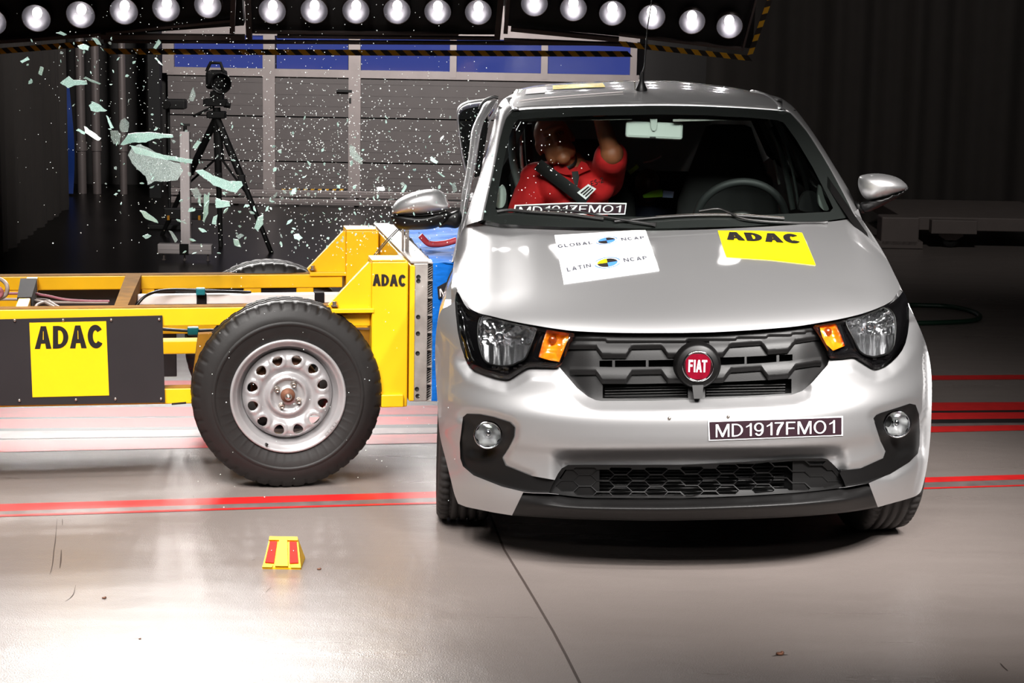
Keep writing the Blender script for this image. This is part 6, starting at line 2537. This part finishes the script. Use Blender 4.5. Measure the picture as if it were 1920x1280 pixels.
# ================================================================== FLYING GLASS
def shard_material(name, crazed):
    m = bpy.data.materials.new(name)
    m.use_nodes = True
    nt = m.node_tree
    b = nt.nodes['Principled BSDF']
    out = nt.nodes['Material Output']
    tc = nt.nodes.new('ShaderNodeTexCoord')
    vo = nt.nodes.new('ShaderNodeTexVoronoi')
    vo.feature = 'DISTANCE_TO_EDGE'
    vo.inputs['Scale'].default_value = 380 if crazed else 240
    nt.links.new(tc.outputs['Object'], vo.inputs['Vector'])
    rp = nt.nodes.new('ShaderNodeValToRGB')
    rp.color_ramp.elements[0].position = .02
    rp.color_ramp.elements[1].position = .07 if crazed else .2
    rp.color_ramp.elements[0].color = (.82, .90, .87, 1) if crazed else (.58, .80, .73, 1)
    rp.color_ramp.elements[1].color = (.30, .36, .34, 1) if crazed else (.40, .60, .54, 1)
    nt.links.new(vo.outputs['Distance'], rp.inputs[0])
    nt.links.new(rp.outputs[0], b.inputs['Base Color'])
    b.inputs['Roughness'].default_value = .18
    b.inputs['Specular IOR Level'].default_value = .8
    tr = nt.nodes.new('ShaderNodeBsdfTransparent')
    tr.inputs[0].default_value = (.86, .95, .92, 1)
    mr = nt.nodes.new('ShaderNodeMapRange')
    mr.inputs['From Min'].default_value = .0
    mr.inputs['From Max'].default_value = .06 if crazed else .12
    mr.inputs['To Min'].default_value = .95
    mr.inputs['To Max'].default_value = .10 if crazed else .66
    nt.links.new(vo.outputs['Distance'], mr.inputs['Value'])
    mx = nt.nodes.new('ShaderNodeMixShader')
    nt.links.new(mr.outputs[0], mx.inputs[0])
    nt.links.new(tr.outputs[0], mx.inputs[1])
    nt.links.new(b.outputs[0], mx.inputs[2])
    nt.links.new(mx.outputs[0], out.inputs[0])
    return m


M_SH = shard_material('green_glass_shard', False)
M_SHC = shard_material('crazed_glass', True)
random.seed(11)


def plate(poly, Y, tilt, th=.004):
    """glass piece: image outline at distance Y, leaning in depth"""
    cx = sum(p[0] for p in poly) / len(poly)
    cy = sum(p[1] for p in poly) / len(poly)
    pts = [W(x, y, Y + tilt[0] * (x - cx) * Y / FPX + tilt[1] * (y - cy) * Y / FPX) for x, y in poly]
    return MB().prism(pts, (0.0, th, 0.001))


BIGS = [
    ('large crazed glass sheet hanging in the air before the post stand', 'c', [(240, 290), (247, 277), (263, 270), (287, 283), (313, 300), (337, 307), (343, 320), (333, 337), (313, 340), (290, 340), (277, 347), (273, 330), (260, 320), (250, 310)]),
    ('long pale glass bar lying over the crazed sheet', 'g', [(245, 273), (257, 276), (300, 289), (361, 300), (360, 307), (300, 297), (253, 287)]),
    ('long pointed glass strip above the crazed sheet', 'g', [(226, 271), (240, 251), (277, 248), (323, 253), (325, 257), (290, 260), (273, 267), (247, 267), (231, 273)]),
    ('thick green glass slab in front of the tripod legs', 'g', [(366, 321), (380, 318), (400, 330), (430, 340), (453, 340), (455, 347), (443, 361), (427, 357), (400, 347), (383, 334)]),
    ('crazed white glass lump at the upper end of the long strip', 'c', [(207, 246), (220, 245), (227, 253), (223, 270), (213, 270), (208, 257)]),
    ('speckled glass plate above the white lump', 'c', [(226, 227), (233, 221), (242, 230), (240, 247), (227, 248), (223, 237)]),
    ('thin glass splinter beside the white lump', 'g', [(199, 217), (203, 219), (213, 240), (207, 240)]),
    ('slanting glass strip next to the fork shaped splinter', 'g', [(158, 236), (167, 243), (190, 260), (183, 264), (160, 249)]),
    ('rounded glass plate above the slanting strip', 'g', [(167, 197), (173, 191), (187, 197), (200, 208), (183, 210), (170, 207)]),
    ('arrow shaped glass piece in front of the grey pipes', 'g', [(112, 155), (128, 143), (137, 150), (163, 152), (163, 158), (140, 160), (127, 165)]),
    ('short glass splinter pointing at the slanting strip', 'g', [(143, 245), (147, 242), (160, 248), (158, 252)]),
    ('needle of glass next to the arrow shaped piece', 'g', [(156, 147), (160, 145), (189, 157), (187, 159)]),
    ('drop shaped crazed glass piece before the garage door', 'c', [(355, 180), (362, 163), (367, 180), (363, 190), (356, 189)]),
    ('upright oval glass piece by the ribbed curtain', 'g', [(71, 137), (76, 124), (82, 128), (78, 142)]),
    ('glass piece nearest to the ribbed curtain', 'g', [(38, 115), (52, 107), (55, 112), (42, 118)]),
    ('broad glass chip beneath the amber striped band', 'g', [(145, 86), (157, 83), (167, 87), (165, 94), (150, 92)]),
    ('tilted glass chip crossing the amber striped band', 'g', [(173, 72), (183, 73), (190, 85), (182, 83)]),
    ('flat glass chip just under the first lamps', 'g', [(105, 62), (113, 59), (125, 65), (120, 67)]),
    ('bent glass sliver beside the dark door post', 'g', [(290, 110), (293, 108), (306, 123), (302, 122)]),
    ('upright glass sliver across the amber stripes by the blue pane', 'g', [(287, 90), (297, 74), (302, 80), (292, 92)]),
    ('green glass tile against the tripod leg', 'g', [(360, 277), (370, 263), (377, 267), (368, 280)]),
    ('crazed glass tile below the thick green slab', 'c', [(357, 355), (370, 352), (378, 367), (367, 373)]),
    ('fork shaped upright splinter below the crazed tile', 'g', [(383, 363), (388, 367), (393, 360), (390, 400), (383, 417), (380, 413)]),
    ('wide green glass chip under the tripod centre', 'g', [(403, 375), (430, 378), (432, 387), (405, 390)]),
    ('long green glass plate left of the crossbar foot', 'g', [(262, 395), (273, 397), (293, 412), (297, 418), (273, 410)]),
    ('crazed sliver in front of the post foot', 'c', [(317, 433), (323, 435), (333, 450), (328, 455)]),
    ('small bright chip beside the crossbar foot', 'g', [(267, 443), (277, 439), (283, 443), (273, 448)]),
    ('green glass chip low under the tripod', 'g', [(437, 447), (447, 450), (452, 463), (440, 460)]),
    ('striped crazed chip touching the low green chip', 'c', [(442, 443), (450, 438), (457, 442), (448, 448)]),
    ('green glass chip over the far tyre', 'g', [(550, 440), (560, 438), (567, 447), (560, 450), (552, 448)]),
    ('tall green glass piece beside the outer tripod leg', 'g', [(477, 427), (483, 407), (493, 403), (493, 420), (483, 433)]),
    ('mottled glass piece under the tripod apex', 'g', [(397, 420), (400, 407), (408, 403), (405, 420)]),
    ('curved glass chip before the pale door post', 'g', [(520, 283), (527, 281), (528, 288), (524, 287)]),
    ('bright chip over the mirror housing', 'g', [(706, 352), (720, 350), (722, 357), (708, 358)]),
    ('crazed cluster beside the pale door post', 'c', [(655, 272), (664, 276), (672, 290), (681, 300), (674, 305), (664, 300), (656, 290)]),
    ('green chip above the mirror shell', 'g', [(753, 358), (760, 346), (763, 350), (757, 362)]),
    ('crazed chip between mirror and door frame', 'c', [(846, 345), (853, 342), (857, 358), (850, 362)]),
    ('thin glass needle before the grey door', 'g', [(820, 324), (823, 323), (834, 331), (832, 332)]),
    ('green sliver in front of the grey door near the bent frame', 'g', [(806, 296), (810, 294), (821, 304), (818, 307), (808, 302)]),
]
for i, (lb, k, poly) in enumerate(BIGS):
    Y = 7.25 + .5 * random.random()
    rt = [(x + random.uniform(-.7, .7), y + random.uniform(-.7, .7)) for x, y in dens(poly, 7)]
    solo('glass_shard', plate(rt, Y, (random.uniform(-.5, .5), random.uniform(-.5, .5))), M_SHC if k == 'c' else M_SH, lb, 'glass shard', 'glass shards flying from the door window')

# a handful of splinter shapes, copied about
protos = []
for k in range(10):
    n = random.choice((4, 5, 6, 7))
    el = random.choice((1.2, 1.6, 2.4, 4.0))
    pts = []
    for i in range(n):
        a = 2 * PI * i / n + random.uniform(-.3, .3)
        r = random.uniform(.6, 1.1)
        pts.append(Vector((math.cos(a) * r, 0, math.sin(a) * r / el)))
    m = MB().prism(pts, (0, .5 / (1 + el * .3), 0))
    me = m.mesh('glass_shard', (0, 0, 0))
    me.materials.append(M_SHC if k % 4 == 3 else M_SH)
    protos.append(me)
ZONES = [
    ('small glass splinter among the sparse ones drifting in front of the grey pipes', 30, (40, 310, 70, 250), (2.2, 4.8)),
    ('small glass splinter among those round the large crazed sheet', 44, (190, 470, 225, 400), (2.2, 5.2)),
    ('glass splinter in the scatter round the tripod feet and crossbar', 40, (330, 560, 355, 475), (3.0, 8.0)),
    ('small glass splinter in the dense cloud before the grey garage door', 95, (500, 850, 215, 425), (1.9, 5.4)),
    ('small glass splinter above the far tyre and yellow gussets', 30, (560, 735, 405, 500), (1.8, 4.6)),
    ('small glass splinter by the bent door frame', 22, (830, 940, 200, 400), (1.6, 3.8)),
]
for lb, n, (x0, x1, y0, y1), (s0, s1) in ZONES:
    for i in range(n):
        while True:
            px, py = random.uniform(x0, x1), random.uniform(y0, y1)
            if x0 < 100 and py > 60 + px * .75 + 60:
                continue
            if x0 == 500 and random.random() > .25 + .75 * ((py - y0) / (y1 - y0)):
                continue
            break
        Y = random.uniform(6.95, 7.9) if x0 != 830 else random.uniform(7.1, 7.4)
        o = bpy.data.objects.new('glass_shard', random.choice(protos))
        s = random.uniform(s0, s1) ** 1.0 * (1.35 if random.random() < .15 else 1) * Y / FPX
        o.location = W(px, py, Y)
        o.scale = (s, s, s)
        o.rotation_euler = (random.uniform(-.7, .7), random.uniform(0, 6.28), random.uniform(-.7, .7))
        COL.objects.link(o)
        setp(o, lb, 'glass shard', lb.replace('small ', '').replace('glass splinter', 'glass splinters'))

# the finest crumbs nobody could count
cr_ = MB()
cr_.recalc = False


def crumb(px, py, Y, r):
    c = W(px, py, Y)
    s = r * Y / FPX
    a = random.uniform(0, 6.28)
    e = random.uniform(.5, 1)
    ca, sa = math.cos(a) * s, math.sin(a) * s
    p = [c + Vector((ca, 0, sa)), c + Vector((-sa * e, s * .3, ca * e)), c + Vector((-ca, 0, -sa)), c + Vector((sa * e, -s * .3, -ca * e)), c + Vector((0, s * .8, 0))]
    cr_.add(p, [(0, 1, 2, 3), (0, 1, 4), (1, 2, 4), (2, 3, 4), (3, 0, 4)], False)


for n, mu, sg, r0, r1 in ((900, (640, 290), (140, 75), .7, 1.7), (800, (480, 200), (190, 110), .5, 1.2), (260, (740, 420), (90, 60), .7, 1.9), (150, (500, 420), (150, 50), .7, 1.7), (140, (880, 280), (30, 70), .6, 1.3), (120, (250, 150), (120, 80), .5, 1.1)):
    k = 0
    while k < n:
        px, py = random.gauss(mu[0], sg[0]), random.gauss(mu[1], sg[1])
        if 20 < px < 935 and 5 < py < 500 and not (px > 855 and py > 380):
            crumb(px, py, random.uniform(6.9, 8.1) if px < 830 else random.uniform(7.0, 7.3), random.uniform(r0, r1))
            k += 1
for i in range(90):       # in front of wheel, carrier and floor
    px, py = random.uniform(360, 860), random.uniform(500, 960)
    crumb(px, py, random.uniform(6.5, 6.9) if py < 700 else random.uniform(6.0, 6.4), random.uniform(.5, 1.3))
for i in range(60):       # before the windscreen
    px, py = random.gauss(1010, 45), random.gauss(310, 55)
    if py < 400:
        crumb(px, py, random.uniform(6.9, 7.2), random.uniform(.5, 1.7))
solo('glass_crumb', cr_, mat('white_crumb', (232, 242, 238), rough=.35, var=.05), 'cloud of tiny glass crumbs blown out of the car door window', 'glass crumbs', None, 'stuff')
